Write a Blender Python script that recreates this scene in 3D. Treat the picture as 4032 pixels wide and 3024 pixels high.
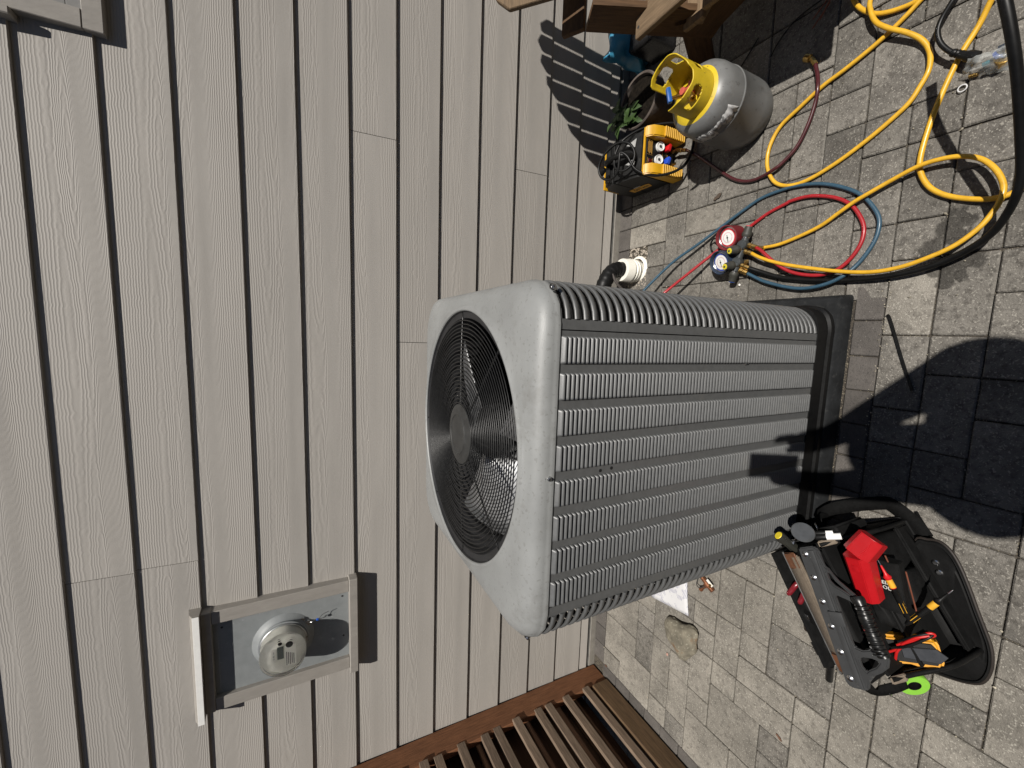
import bpy, bmesh, math, random
from mathutils import Vector, Matrix
random.seed(7)
for o in list(bpy.data.objects): bpy.data.objects.remove(o, do_unlink=True)
sc = bpy.context.scene
COL = sc.collection

# ---------------------------------------------------------------- camera
cam_d = bpy.data.cameras.new('camera'); cam = bpy.data.objects.new('camera', cam_d); COL.objects.link(cam)
cam_d.sensor_fit = 'HORIZONTAL'; cam_d.sensor_width = 36.0; cam_d.lens = 14.392
cam_d.clip_start = 0.02; cam_d.clip_end = 200
pit, yaw, rol = 0.480407, -0.129878, -0.0278475
F = Vector((math.sin(yaw)*math.cos(pit), math.cos(yaw)*math.cos(pit), -math.sin(pit)))
Rv = Vector((math.cos(yaw), -math.sin(yaw), 0)); Uv = Rv.cross(F)
R2 = math.cos(rol)*Rv + math.sin(rol)*Uv; U2 = -math.sin(rol)*Rv + math.cos(rol)*Uv
m = Matrix((( -U2.x, R2.x, -F.x, 0.0), (-U2.y, R2.y, -F.y, -1.7691), (-U2.z, R2.z, -F.z, 1.5501), (0, 0, 0, 1)))
cam.matrix_world = m            # the phone was held upright, the photograph is stored on its side
sc.camera = cam

# ---------------------------------------------------------------- sky, sun, exposure
w = bpy.data.worlds.new('World'); sc.world = w; w.use_nodes = True
nt = w.node_tree
bg = nt.nodes['Background']; sky = nt.nodes.new('ShaderNodeTexSky')
sky.sky_type = 'NISHITA'; sky.sun_disc = False
SUN = Vector((-0.50, 1.0, -1.75)).normalized()          # direction the light travels
sky.sun_elevation = math.asin(-SUN.z)
sky.sun_rotation = math.atan2(-SUN.x, -SUN.y)
sky.altitude = 800; sky.air_density = .75; sky.dust_density = .3; sky.ozone_density = 1.0
bg.inputs[1].default_value = 0.05
nt.links.new(sky.outputs[0], bg.inputs[0])
sl = bpy.data.lights.new('sun', 'SUN'); so = bpy.data.objects.new('sun', sl); COL.objects.link(so)
sl.energy = 5.0; sl.angle = math.radians(0.53); sl.color = (1.0, 0.955, 0.89)
so.rotation_euler = SUN.to_track_quat('-Z', 'Y').to_euler(); so.location = (2, -4, 6)
sc.view_settings.view_transform = 'Standard'; sc.view_settings.look = 'None'
sc.view_settings.exposure = 0.06; sc.view_settings.gamma = 1.0; sc.view_settings.use_curve_mapping = False

sc.cycles.max_bounces = 6; sc.cycles.diffuse_bounces = 3; sc.cycles.glossy_bounces = 3; sc.cycles.transmission_bounces = 6; sc.cycles.transparent_max_bounces = 6

# ---------------------------------------------------------------- materials
MATS = {}
def nd(t, kind, **kw):
    n = t.nodes.new(kind)
    for k, v in kw.items(): setattr(n, k, v)
    return n
def mat(name, col, rough=0.6, metal=0.0, var=0.12, scale=30.0, bump=0.0, bscale=200.0, spots=None, objvar=0.0, coat=0.0, spec=0.5, stretch=None, dirt=None):
    """colour with mottling, optional speckles, fine relief and a second dirt tone"""
    if name in MATS: return MATS[name]
    M = bpy.data.materials.new(name); M.use_nodes = True; t = M.node_tree; L = t.links
    b = t.nodes['Principled BSDF']
    b.inputs['Roughness'].default_value = rough; b.inputs['Metallic'].default_value = metal
    b.inputs['Specular IOR Level'].default_value = spec
    if coat: b.inputs['Coat Weight'].default_value = coat; b.inputs['Coat Roughness'].default_value = 0.15
    g = nd(t, 'ShaderNodeTexCoord'); src = g.outputs['Object']
    oi = nd(t, 'ShaderNodeObjectInfo')
    ad = nd(t, 'ShaderNodeVectorMath', operation='ADD'); mu = nd(t, 'ShaderNodeVectorMath', operation='SCALE')
    cmb = nd(t, 'ShaderNodeCombineXYZ')
    for i in range(3): L.new(oi.outputs['Random'], cmb.inputs[i])
    mu.inputs['Scale'].default_value = 37.0; L.new(cmb.outputs[0], mu.inputs[0])
    L.new(src, ad.inputs[0]); L.new(mu.outputs[0], ad.inputs[1]); vec = ad.outputs[0]
    if stretch:
        mp = nd(t, 'ShaderNodeMapping'); mp.inputs['Scale'].default_value = stretch; L.new(vec, mp.inputs[0]); vec = mp.outputs[0]
    n1 = nd(t, 'ShaderNodeTexNoise'); n1.inputs['Scale'].default_value = scale; n1.inputs['Detail'].default_value = 6; n1.inputs['Roughness'].default_value = .65
    L.new(vec, n1.inputs['Vector'])
    r = nd(t, 'ShaderNodeValToRGB'); c = Vector(col[:3])
    lo = c*(1-var*1.6); hi = c*(1+var*1.6)
    r.color_ramp.elements[0].color = (*[max(0, x) for x in lo], 1); r.color_ramp.elements[0].position = .25
    r.color_ramp.elements[1].color = (*[min(1, x) for x in hi], 1); r.color_ramp.elements[1].position = .75
    L.new(n1.outputs['Fac'], r.inputs[0]); out = r.outputs[0]
    if dirt:
        n2 = nd(t, 'ShaderNodeTexNoise'); n2.inputs['Scale'].default_value = dirt[1]; n2.inputs['Detail'].default_value = 8; n2.inputs['Roughness'].default_value = .7
        L.new(vec, n2.inputs['Vector'])
        mr = nd(t, 'ShaderNodeMapRange'); mr.inputs[1].default_value = dirt[2]; mr.inputs[2].default_value = dirt[2]+.12; mr.inputs[4].default_value = dirt[3]
        L.new(n2.outputs['Fac'], mr.inputs[0])
        mx = nd(t, 'ShaderNodeMix', data_type='RGBA'); L.new(mr.outputs[0], mx.inputs[0]); L.new(out, mx.inputs[6]); mx.inputs[7].default_value = (*dirt[0], 1); out = mx.outputs[2]
    if spots:
        v = nd(t, 'ShaderNodeTexNoise'); v.inputs['Scale'].default_value = spots[1]; v.inputs['Detail'].default_value = 2
        L.new(vec, v.inputs['Vector'])
        mr = nd(t, 'ShaderNodeMapRange'); mr.inputs[1].default_value = spots[2]; mr.inputs[2].default_value = spots[2]+.05; mr.inputs[4].default_value = spots[3]
        L.new(v.outputs['Fac'], mr.inputs[0])
        mx = nd(t, 'ShaderNodeMix', data_type='RGBA'); L.new(mr.outputs[0], mx.inputs[0]); L.new(out, mx.inputs[6]); mx.inputs[7].default_value = (*spots[0], 1); out = mx.outputs[2]
    if objvar:
        mr = nd(t, 'ShaderNodeMapRange'); mr.inputs[3].default_value = 1-objvar; mr.inputs[4].default_value = 1+objvar
        L.new(oi.outputs['Random'], mr.inputs[0])
        hv = nd(t, 'ShaderNodeHueSaturation'); L.new(mr.outputs[0], hv.inputs['Value']); L.new(out, hv.inputs['Color']); out = hv.outputs[0]
    L.new(out, b.inputs['Base Color'])
    rr = nd(t, 'ShaderNodeMapRange'); rr.inputs[3].default_value = max(.02, rough-.1); rr.inputs[4].default_value = min(1, rough+.12)
    L.new(n1.outputs['Fac'], rr.inputs[0]); L.new(rr.outputs[0], b.inputs['Roughness'])
    if bump:
        nb = nd(t, 'ShaderNodeTexNoise'); nb.inputs['Scale'].default_value = bscale; nb.inputs['Detail'].default_value = 4
        L.new(vec, nb.inputs['Vector'])
        bp = nd(t, 'ShaderNodeBump'); bp.inputs['Strength'].default_value = 1.0; bp.inputs['Distance'].default_value = bump
        L.new(nb.outputs['Fac'], bp.inputs['Height']); L.new(bp.outputs[0], b.inputs['Normal'])
    MATS[name] = M
    return M

def siding_material():
    """embossed cedar grain: contour lines of a noise field stretched along the board"""
    M = bpy.data.materials.new('siding'); M.use_nodes = True; t = M.node_tree; L = t.links; b = t.nodes['Principled BSDF']
    b.inputs['Roughness'].default_value = .62; b.inputs['Specular IOR Level'].default_value = .35
    g = nd(t, 'ShaderNodeTexCoord'); oi = nd(t, 'ShaderNodeObjectInfo')
    sp = nd(t, 'ShaderNodeSeparateXYZ'); L.new(g.outputs['Object'], sp.inputs[0])
    def math_(op, a, bb=None):
        n = nd(t, 'ShaderNodeMath', operation=op)
        for i, v in enumerate((a, bb)):
            if v is None: continue
            if isinstance(v, (int, float)): n.inputs[i].default_value = v
            else: L.new(v, n.inputs[i])
        return n.outputs[0]
    off = math_('MULTIPLY', oi.outputs['Random'], 53.0)
    x = math_('ADD', sp.outputs[0], off); z = sp.outputs[2]
    def noise(sx, sz, det, extra=0.0):
        c = nd(t, 'ShaderNodeCombineXYZ'); L.new(math_('MULTIPLY', x, sx), c.inputs[0]); L.new(math_('MULTIPLY', z, sz), c.inputs[1]); L.new(math_('ADD', off, extra), c.inputs[2])
        n = nd(t, 'ShaderNodeTexNoise'); n.inputs['Scale'].default_value = 1.0; n.inputs['Detail'].default_value = det; n.inputs['Roughness'].default_value = .5
        L.new(c.outputs[0], n.inputs['Vector']); return n.outputs['Fac']
    big = noise(.55, 3.0, 1.0)                       # slow drift of the straight grain
    arch = noise(1.15, 7.5, 1.0, 17.0)               # field that makes the cathedral arches
    wob = noise(38.0, 26.0, 2.0, 9.0)                # ragged line edges
    zc = math_('ADD', math_('MULTIPLY', math_('FRACT', math_('MULTIPLY', off, 7.31)), .11), .035)
    dz = math_('DIVIDE', math_('SUBTRACT', z, zc), .036)
    band = math_('POWER', 2.718, math_('MULTIPLY', math_('MULTIPLY', dz, dz), -1.0))
    v = math_('ADD', math_('MULTIPLY', z, 142.0), math_('ADD', math_('ADD', math_('MULTIPLY', big, 7.0), math_('MULTIPLY', wob, .95)), math_('MULTIPLY', math_('MULTIPLY', arch, band), 20.0)))
    v = math_('SUBTRACT', v, math_('MULTIPLY', math_('MULTIPLY', band, math_('SUBTRACT', z, zc)), 105.0))
    s = math_('SINE', math_('MULTIPLY', v, 6.2832))
    ridge = math_('POWER', math_('ADD', math_('MULTIPLY', s, .5), .5), 1.5)
    dens = noise(2.2, 30.0, 2.0, 31.0)
    mr = nd(t, 'ShaderNodeMapRange'); mr.inputs[1].default_value = .30; mr.inputs[2].default_value = .60; mr.inputs[3].default_value = .65; L.new(dens, mr.inputs[0])
    fine = noise(120.0, 420.0, 3.0, 77.0)
    h = math_('ADD', math_('MULTIPLY', ridge, mr.outputs[0]), math_('MULTIPLY', fine, .35))
    bp = nd(t, 'ShaderNodeBump'); bp.inputs['Strength'].default_value = 1.0; bp.inputs['Distance'].default_value = .00050
    L.new(h, bp.inputs['Height']); L.new(bp.outputs[0], b.inputs['Normal'])
    tone = noise(3.0, 14.0, 4.0, 5.0)
    r = nd(t, 'ShaderNodeValToRGB'); r.color_ramp.elements[0].color = (.318, .298, .272, 1); r.color_ramp.elements[1].color = (.343, .321, .293, 1)
    r.color_ramp.elements[0].position = .3; r.color_ramp.elements[1].position = .7
    L.new(tone, r.inputs[0]); hv = nd(t, 'ShaderNodeHueSaturation'); L.new(r.outputs[0], hv.inputs['Color'])
    mv = nd(t, 'ShaderNodeMapRange'); mv.inputs[3].default_value = .95; mv.inputs[4].default_value = 1.05; L.new(oi.outputs['Random'], mv.inputs[0]); L.new(mv.outputs[0], hv.inputs['Value'])
    L.new(hv.outputs[0], b.inputs['Base Color'])
    return M

M_SIDING = siding_material()
M_TRIM = mat('trim_paint', (.270, .250, .224), .6, var=.07, scale=40, bump=.0008, bscale=160, stretch=(1, 1, .3))
M_CAP_SUNLIT = mat('cap_sunlit', (.78, .77, .74), .45, var=.04)
M_FOUND = mat('foundation', (.10, .098, .092), .9, var=.3, scale=25, bump=.001)
M_FLASH = mat('base_flashing', (.22, .205, .18), .6, var=.15)
M_PAVER = mat('paver', (.158, .147, .130), .93, var=.30, scale=7, bump=.0026, bscale=280, spots=((.34, .32, .28), 200, .60, .65), objvar=.17, spec=.2, dirt=((.070, .064, .056), 60, .49, .70))
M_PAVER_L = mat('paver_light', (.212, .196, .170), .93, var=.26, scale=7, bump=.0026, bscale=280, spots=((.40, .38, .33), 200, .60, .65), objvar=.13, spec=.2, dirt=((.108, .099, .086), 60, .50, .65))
def add_damp(M, blobs):
    """damp splashes under the hoses: ragged blobs at fixed places on the paving"""
    t = M.node_tree; L = t.links; b = t.nodes['Principled BSDF']; src = b.inputs['Base Color'].links[0].from_socket
    g = nd(t, 'ShaderNodeNewGeometry'); nz = nd(t, 'ShaderNodeTexNoise'); nz.inputs['Scale'].default_value = 38; nz.inputs['Detail'].default_value = 4
    L.new(g.outputs['Position'], nz.inputs['Vector']); best = None
    for x, y, r in blobs:
        d = nd(t, 'ShaderNodeVectorMath', operation='DISTANCE'); L.new(g.outputs['Position'], d.inputs[0]); d.inputs[1].default_value = (x, y, 0)
        m1 = nd(t, 'ShaderNodeMath', operation='DIVIDE'); L.new(d.outputs['Value'], m1.inputs[0]); m1.inputs[1].default_value = r
        if best is None: best = m1.outputs[0]
        else:
            mn = nd(t, 'ShaderNodeMath', operation='MINIMUM'); L.new(best, mn.inputs[0]); L.new(m1.outputs[0], mn.inputs[1]); best = mn.outputs[0]
    ad = nd(t, 'ShaderNodeMath', operation='MULTIPLY_ADD'); L.new(nz.outputs['Fac'], ad.inputs[0]); ad.inputs[1].default_value = 1.9; L.new(best, ad.inputs[2])
    mr = nd(t, 'ShaderNodeMapRange'); mr.inputs[1].default_value = 1.72; mr.inputs[2].default_value = 1.92; mr.inputs[3].default_value = .40; mr.inputs[4].default_value = 1.0; L.new(ad.outputs[0], mr.inputs[0])
    hv = nd(t, 'ShaderNodeHueSaturation'); L.new(mr.outputs[0], hv.inputs['Value']); L.new(src, hv.inputs['Color']); L.new(hv.outputs[0], b.inputs['Base Color'])
BLOBS = [(0.276, -1.269)+(0.024,), (0.338, -1.315)+(0.04,), (0.309, -1.308)+(0.036,), (0.223, -1.3)+(0.04,), (0.228, -1.323)+(0.03,), (0.183, -1.305)+(0.022,), (0.197, -1.334)+(0.018,), (0.237, -1.349)+(0.026,)]
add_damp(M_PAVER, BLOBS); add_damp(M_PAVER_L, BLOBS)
M_PAVER_D = mat('paver_dark', (.100, .091, .083), .93, var=.16, scale=16, bump=.0018, bscale=330, spots=((.38, .36, .33), 380, .69, .6), objvar=.18, spec=.2, dirt=((.045, .043, .041), 150, .53, .7))
M_SAND = mat('joint_sand', (.050, .042, .033), .95, var=.4, scale=120, bump=.002, bscale=500, spots=((.32, .28, .2), 300, .6, .8))
M_AC = mat('ac_grey', (.092, .094, .094), .46, var=.08, scale=60, bump=.00015, bscale=500, spec=1.0, dirt=((.12, .117, .11), 12, .57, .5))
M_ACTOP = mat('ac_top', (.235, .240, .236), .40, var=.10, scale=6, bump=.0004, bscale=700, spec=.5, dirt=((.175, .174, .165), 7, .55, .7), spots=((.15, .148, .14), 120, .62, .45))
M_BLACK = mat('black_plastic', (.0065, .0065, .0065), .45, var=.25, scale=60, spec=.25)
M_WIRE = mat('black_wire', (.010, .010, .010), .35, var=.2, scale=50, metal=.0)
M_SLOT = mat('slot_black', (.004, .004, .004), .8, var=.1)
M_COIL = mat('coil', (.018, .018, .018), .6, var=.3, scale=300, metal=.3)
M_ALU = mat('aluminium', (.86, .87, .88), .42, metal=1.0, var=.08, scale=40, dirt=((.5, .5, .48), 20, .56, .5))
M_PAD = mat('pad_plastic', (.015, .016, .017), .55, spec=.22, var=.3, scale=18, bump=.0003, dirt=((.045, .045, .044), 40, .55, .6))
M_STEEL = mat('steel', (.55, .55, .55), .25, metal=1.0, var=.1)
M_GALV = mat('galvanised', (.215, .228, .23), .5, metal=.0, var=.07, scale=25, spots=((.33, .34, .34), 60, .7, .5))

# ---------------------------------------------------------------- helpers
def link(name, me, material=None, parent=None):
    o = bpy.data.objects.new(name, me); COL.objects.link(o)
    if material is not None:
        for mm in (material if isinstance(material, (list, tuple)) else [material]): me.materials.append(mm)
    if parent is not None: o.parent = parent
    return o
def from_bm(name, bm, material=None, parent=None, smooth=None):
    me = bpy.data.meshes.new(name); bm.normal_update(); bm.to_mesh(me); bm.free()
    if smooth is not None:
        me.polygons.foreach_set('use_smooth', [True]*len(me.polygons)); me.set_sharp_from_angle(angle=math.radians(smooth))
    return link(name, me, material, parent)
def tag(o, label, cat, group=None, kind=None):
    o['label'] = label
    if cat: o['category'] = cat
    if group: o['group'] = group
    if kind: o['kind'] = kind
    return o
def thing(name, label, cat, loc=(0, 0, 0), rz=0.0, group=None):
    o = bpy.data.objects.new(name, None); COL.objects.link(o); o.location = loc; o.rotation_euler = (0, 0, rz); o.empty_display_size = .05
    return tag(o, label, cat, group)
def bm_box(bm, lo, hi, bev=0.0, seg=1):
    r = bmesh.ops.create_cube(bm, size=1.0); vs = r['verts']
    for v in vs: v.co = Vector([(lo[i]+hi[i])/2 + v.co[i]*(hi[i]-lo[i]) for i in range(3)])
    if bev: bmesh.ops.bevel(bm, geom=list({e for v in vs for e in v.link_edges}), offset=bev, segments=seg, affect='EDGES', profile=.6)
    return bm
def box(name, lo, hi, material, parent=None, bev=0.0, seg=1):
    """origin at the box centre, so copies and grain follow the piece"""
    lo = Vector(lo); hi = Vector(hi); c = (lo+hi)/2
    bm = bmesh.new(); bm_box(bm, lo-c, hi-c, bev, seg)
    o = from_bm(name, bm, material, parent, 35 if bev else None); o.location = c
    return o
def beam(name, a, b, wid, thk, material, parent=None, up=(0, 0, 1), bev=.002, seg=1):
    """a board from a to b; wid across, thk along 'up'; local X runs along the grain"""
    a = Vector(a); b = Vector(b); d = (b-a); l = d.length; d.normalize(); u = Vector(up); s = u.cross(d).normalized(); u = d.cross(s)
    bm = bmesh.new(); bm_box(bm, (-l/2, -wid/2, -thk/2), (l/2, wid/2, thk/2), bev, seg)
    o = from_bm(name, bm, material, parent, 35)
    M = Matrix((d, s, u)).transposed().to_4x4(); M.translation = (a+b)/2; o.matrix_basis = M
    return o
def catmull(pts, n=6, closed=False):
    P_ = [Vector(p) for p in pts]; out = []
    N = len(P_)
    for i in range(N if closed else N-1):
        p0 = P_[(i-1) % N] if (closed or i > 0) else P_[0]*2-P_[1]
        p1 = P_[i]; p2 = P_[(i+1) % N]
        p3 = P_[(i+2) % N] if (closed or i+2 < N) else P_[-1]*2-P_[-2]
        for k in range(n):
            t_ = k/n
            out.append(.5*((2*p1)+(p2-p0)*t_+(2*p0-5*p1+4*p2-p3)*t_*t_+(3*p1-p0-3*p2+p3)*t_**3))
    if not closed: out.append(P_[-1])
    return out
def bm_tube(bm, pts, r, sides=10, closed=False, cap=True, mi=0):
    P_ = [Vector(p) for p in pts]; N = len(P_); rings = []
    rad = r if callable(r) else (lambda i: r)
    tan = []
    for i in range(N):
        a = P_[(i-1) % N] if (closed or i > 0) else P_[i]; b = P_[(i+1) % N] if (closed or i < N-1) else P_[i]
        tan.append((b-a).normalized())
    up = Vector((0, 0, 1))
    if abs(tan[0].dot(up)) > .9: up = Vector((1, 0, 0))
    nrm = (up - tan[0]*up.dot(tan[0])).normalized()
    for i in range(N):
        if i:
            nrm = (nrm - tan[i]*nrm.dot(tan[i]))
            nrm = nrm.normalized() if nrm.length > 1e-6 else tan[i].orthogonal().normalized()
        bi = tan[i].cross(nrm); R_ = rad(i)
        rings.append([bm.verts.new(P_[i]+(nrm*math.cos(2*math.pi*k/sides)+bi*math.sin(2*math.pi*k/sides))*R_) for k in range(sides)])
    for i in range(N if closed else N-1):
        A = rings[i]; B = rings[(i+1) % N]
        for k in range(sides):
            f = bm.faces.new((A[k], A[(k+1) % sides], B[(k+1) % sides], B[k])); f.smooth = True; f.material_index = mi
    if cap and not closed:
        for f in (bm.faces.new(rings[0][::-1]), bm.faces.new(rings[-1])): f.material_index = mi
    return bm
def tube(name, pts, r, material, parent=None, sides=10, n=6, closed=False, smooth=True):
    P_ = catmull(pts, n, closed) if smooth else [Vector(p) for p in pts]
    bm = bmesh.new(); bm_tube(bm, P_, r, sides, closed)
    return from_bm(name, bm, material, parent, 60)
def frame_from(axis):
    z = Vector(axis).normalized(); x = z.orthogonal().normalized(); y = z.cross(x)
    return Matrix((x, y, z)).transposed().to_4x4()
def lathe(name, prof, material, parent=None, loc=(0, 0, 0), axis=(0, 0, 1), sides=32, sharp=35):
    """prof: (radius, height) pairs, r=0 closes the end"""
    bm = bmesh.new(); rings = []
    for r, h in prof:
        if r <= 1e-6: rings.append([bm.verts.new((0, 0, h))])
        else: rings.append([bm.verts.new((r*math.cos(2*math.pi*k/sides), r*math.sin(2*math.pi*k/sides), h)) for k in range(sides)])
    for A, B in zip(rings, rings[1:]):
        for k in range(sides):
            a0 = A[k % len(A)]; a1 = A[(k+1) % len(A)]; b0 = B[k % len(B)]; b1 = B[(k+1) % len(B)]
            if len(A) == 1 and len(B) == 1: continue
            if len(A) == 1: bm.faces.new((a0, b1, b0)) if False else bm.faces.new((a0, b0, b1))
            elif len(B) == 1: bm.faces.new((a0, a1, b0))
            else: bm.faces.new((a0, a1, b1, b0))
    bmesh.ops.recalc_face_normals(bm, faces=bm.faces)
    o = from_bm(name, bm, material, parent, sharp)
    M = frame_from(axis); M.translation = Vector(loc); o.matrix_basis = M
    return o
def prism(name, poly, thick, material, parent=None, M=None, bev=0.0, seg=1, holes=None):
    """flat outline (2D) extruded along local Z"""
    bm = bmesh.new(); vs = [bm.verts.new((x, y, 0)) for x, y in poly]
    if holes:
        es = [bm.edges.new((vs[i], vs[(i+1) % len(vs)])) for i in range(len(vs))]
        for h in holes:
            hv = [bm.verts.new((x, y, 0)) for x, y in h]; es += [bm.edges.new((hv[i], hv[(i+1) % len(hv)])) for i in range(len(hv))]
        bmesh.ops.triangle_fill(bm, edges=es, use_beauty=True)
        fs = list(bm.faces)
    else: fs = [bm.faces.new(vs)]
    r = bmesh.ops.extrude_face_region(bm, geom=fs)
    bmesh.ops.translate(bm, vec=(0, 0, thick), verts=[v for v in r['geom'] if isinstance(v, bmesh.types.BMVert)])
    bmesh.ops.recalc_face_normals(bm, faces=bm.faces)
    if bev:
        ed = [e for e in bm.edges if len(e.link_faces) == 2 and e.calc_face_angle(0) > .6]
        bmesh.ops.bevel(bm, geom=ed, offset=bev, segments=seg, affect='EDGES')
    o = from_bm(name, bm, material, parent, 35)
    if M is not None: o.matrix_basis = M
    return o
def axes(o_, x, y, z):
    M = Matrix((Vector(x).normalized(), Vector(y).normalized(), Vector(z).normalized())).transposed().to_4x4(); M.translation = Vector(o_); return M
def struct(o): o['kind'] = 'structure'; return o
def text(name, s, size, material, parent, M, extrude=.0003, align='CENTER'):
    c = bpy.data.curves.new(name, 'FONT'); c.body = s; c.size = size; c.extrude = extrude; c.align_x = align; c.align_y = 'CENTER'; c.resolution_u = 2
    tmp = bpy.data.objects.new(name, c); COL.objects.link(tmp)
    dg = bpy.context.evaluated_depsgraph_get(); me = bpy.data.meshes.new_from_object(tmp.evaluated_get(dg))
    bpy.data.objects.remove(tmp, do_unlink=True)
    o = link(name, me, material, parent); o.matrix_basis = M
    return o

# ================================================================ SETTING
# ---- ground: bedding sand under the pavers, running on past the picture
bm = bmesh.new(); N_ = 40
bmesh.ops.create_grid(bm, x_segments=2, y_segments=2, size=30)
g = struct(from_bm('ground', bm, M_SAND)); g.location = (0, -29.9, -.010); g['label'] = 'sandy ground under and around the paved patio'

# ---- house: lap siding boards, base, window
house = thing('house', 'house wall clad in taupe lap siding with embossed wood grain', 'house')
EXP = .178
board_meshes = {}
def siding_board(x0, x1, z0, h, y_off=0.0):
    # bottom edge proud, top tucked under the board above
    l = x1-x0; t_ = .0105
    bm = bmesh.new()
    prof = [(0.0, 0.0), (0.0, .0015), (.0128, h+.02), (.0128+.006, h+.02), (.0105, 0.0)]
    prof = [(.0012, 0.0), (0.0, .0015), (.0125, h+.022), (.0205, h+.022), (.0205, 0.0)]
    A = [bm.verts.new((-l/2, y, z)) for y, z in prof]; B = [bm.verts.new((l/2, y, z)) for y, z in prof]
    n = len(prof)
    for i in range(n): bm.faces.new((A[i], B[i], B[(i+1) % n], A[(i+1) % n]))
    bm.faces.new(A); bm.faces.new(B[::-1]); bmesh.ops.recalc_face_normals(bm, faces=bm.faces)
    o = from_bm('siding_board', bm, M_SIDING, house); o.location = ((x0+x1)/2, y_off, z0)
    return o
XL, XR = -3.4, 3.2
joints = {6: [.766], 5: [-.039], 11: [-.854], 10: [-.849], 2: [.772], 0: [-2.6], 1: [-2.3], 3: [-2.2], 4: [2.3], 7: [2.1], 8: [-2.5], 9: [2.4], 12: [2.2], 13: [.3]}
siding_board(XL, XR, .053, .057)
for j in range(0, 17):
    z0 = .1104+EXP*j
    cuts = [XL]+joints.get(j, [])+[XR]
    for a, b in zip(cuts, cuts[1:]): siding_board(a+.0011, b-.0011, z0, EXP)
sheath = box('sheathing', (XL, .0225, .0), (XR, .12, 3.15), M_BLACK, house)
found = box('foundation', (XL, .009, -.12), (XR, .0222, .0525), M_FOUND, house)
flash = box('base_strip', (XL, .0015, -.06), (XR, .0088, .030), M_FLASH, house, .001)
# window upper right
win = bpy.data.objects.new('window', None); COL.objects.link(win); win.parent = house
WX0, WZ0, WX1, WZ1 = .853, 2.036, 1.90, 3.05
TH = -.020
box('trim_board', (WX0, TH, WZ0), (WX1, .015, WZ0+.048), M_TRIM, win, .002)
box('trim_board', (WX0, TH-.0015, WZ0+.0483), (WX0+.052, .015, WZ1), M_TRIM, win, .002)
box('trim_board', (WX1-.052, TH-.0015, WZ0+.0483), (WX1, .015, WZ1), M_TRIM, win, .002)
box('trim_board', (WX0-.02, TH-.012, WZ1+.0003), (WX1+.02, .015, WZ1+.09), M_TRIM, win, .002)
M_SASH = mat('sash', (.22, .215, .205), .5, var=.05)
for nm, lo, hi in (('sash', (WX0+.0525, -.012, WZ0+.0485), (WX1-.0525, .012, WZ0+.082)), ('sash', (WX0+.0525, -.0118, WZ0+.0823), (WX0+.085, .012, WZ1-.0003)), ('sash', (WX1-.085, -.0118, WZ0+.0823), (WX1-.0525, .012, WZ1-.0003))):
    box(nm, lo, hi, M_SASH, win, .0015)
Mg = bpy.data.materials.new('window_glass'); Mg.use_nodes = True; bs = Mg.node_tree.nodes['Principled BSDF']
bs.inputs['Base Color'].default_value = (.75, .8, .85, 1); bs.inputs['Roughness'].default_value = .03; bs.inputs['Metallic'].default_value = .9
box('pane', (WX0+.0853, .002, WZ0+.0825), (WX1-.0853, .006, WZ1-.001), Mg, win)
box('trim_block', (WX0-.0215, -.034, WZ0+.19), (WX0-.0003, .015, WZ1), M_TRIM, win, .003)

# unseen roof edge above the picture, added to cut the sky light
box('sky_blocker_eave', (XL, -.46, 3.52), (XR, .30, 3.60), M_TRIM, house)
box('sky_blocker_fascia', (XL, -.485, 3.50), (XR, -.4605, 3.72), M_TRIM, house)
box('upper_wall', (XL, .0, 3.16), (XR, .12, 3.5195), M_SIDING, house)
nb_ = thing('sky_blocker_house', 'unseen house added behind the camera to block sky light', 'house', (0, -6.6, 0))  # not in view; added so that less sky light fills the shadows
M_NB = mat('sky_blocker_wall', (.16, .135, .115), .85, var=.2, scale=6)
o = box('wall', (-9, -1.2, 0), (9, 1.0, 3.9), M_NB, nb_)
o = prism('roof', [(-1.5, 3.91), (1.3, 3.91), (-.1, 4.5)], 18.6, mat('sky_blocker_roof', (.05, .048, .045), .9, var=.3), nb_, axes((-9.3, 0, 0), (0, 1, 0), (0, 0, 1), (1, 0, 0)))

# ---- patio of grey pavers on a grid
patio = bpy.data.objects.new('patio', None); COL.objects.link(patio); struct(patio); patio['label'] = 'patio of weathered grey concrete pavers in three sizes'
A_ = .1075; X0_ = .0395
def gx(n): return X0_+A_*n
def gy(k): return {0: .0, 1: -.086, 2: -.213}.get(k, -.1076*k) if k < 3 else -.1076*k
VJ = [(6, 1, 4), (5, 3, 5), (5, 7, 9), (4, 1, 3), (4, 4, 7), (3, 2, 4), (2, 3, 6), (3, 7, 8), (2, 8, 9), (6, 6, 8), (7, 8, 10), (6, 9, 12), (4, 8, 10), (5, 11, 13), (8, 7, 8), (9, 9, 11), (8, 10, 12), (7, 12, 13),
      (4, 12, 13), (3, 10, 12), (2, 11, 12), (2, 12, 14), (0, 11, 13), (-1, 12, 14), (1, 13, 14), (-2, 11, 12), (-3, 11, 13), (-2, 13, 14), (-4, 12, 14), (-5, 11, 12), (-7, 13, 15),
      (-15, 1, 3), (-17, 1, 2), (-16, 2, 5), (-13, 3, 4), (-14, 3, 5), (-17, 4, 6), (-15, 5, 7), (-12, 6, 7), (-13, 6, 8), (-16, 6, 9), (-14, 7, 10), (-11, 7, 9), (-12, 8, 11), (-10, 9, 10), (-15, 9, 10),
      (-13, 10, 12), (-11, 11, 12), (-12, 12, 13), (-9, 13, 14), (-10, 13, 15), (5, 0, 1), (4, 0, 1), (-16, 0, 1), (-17, 0, 1), (-18, 0, 20), (-15, 0, 1), (-14, 0, 1), (6, 0, 1)]
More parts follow.
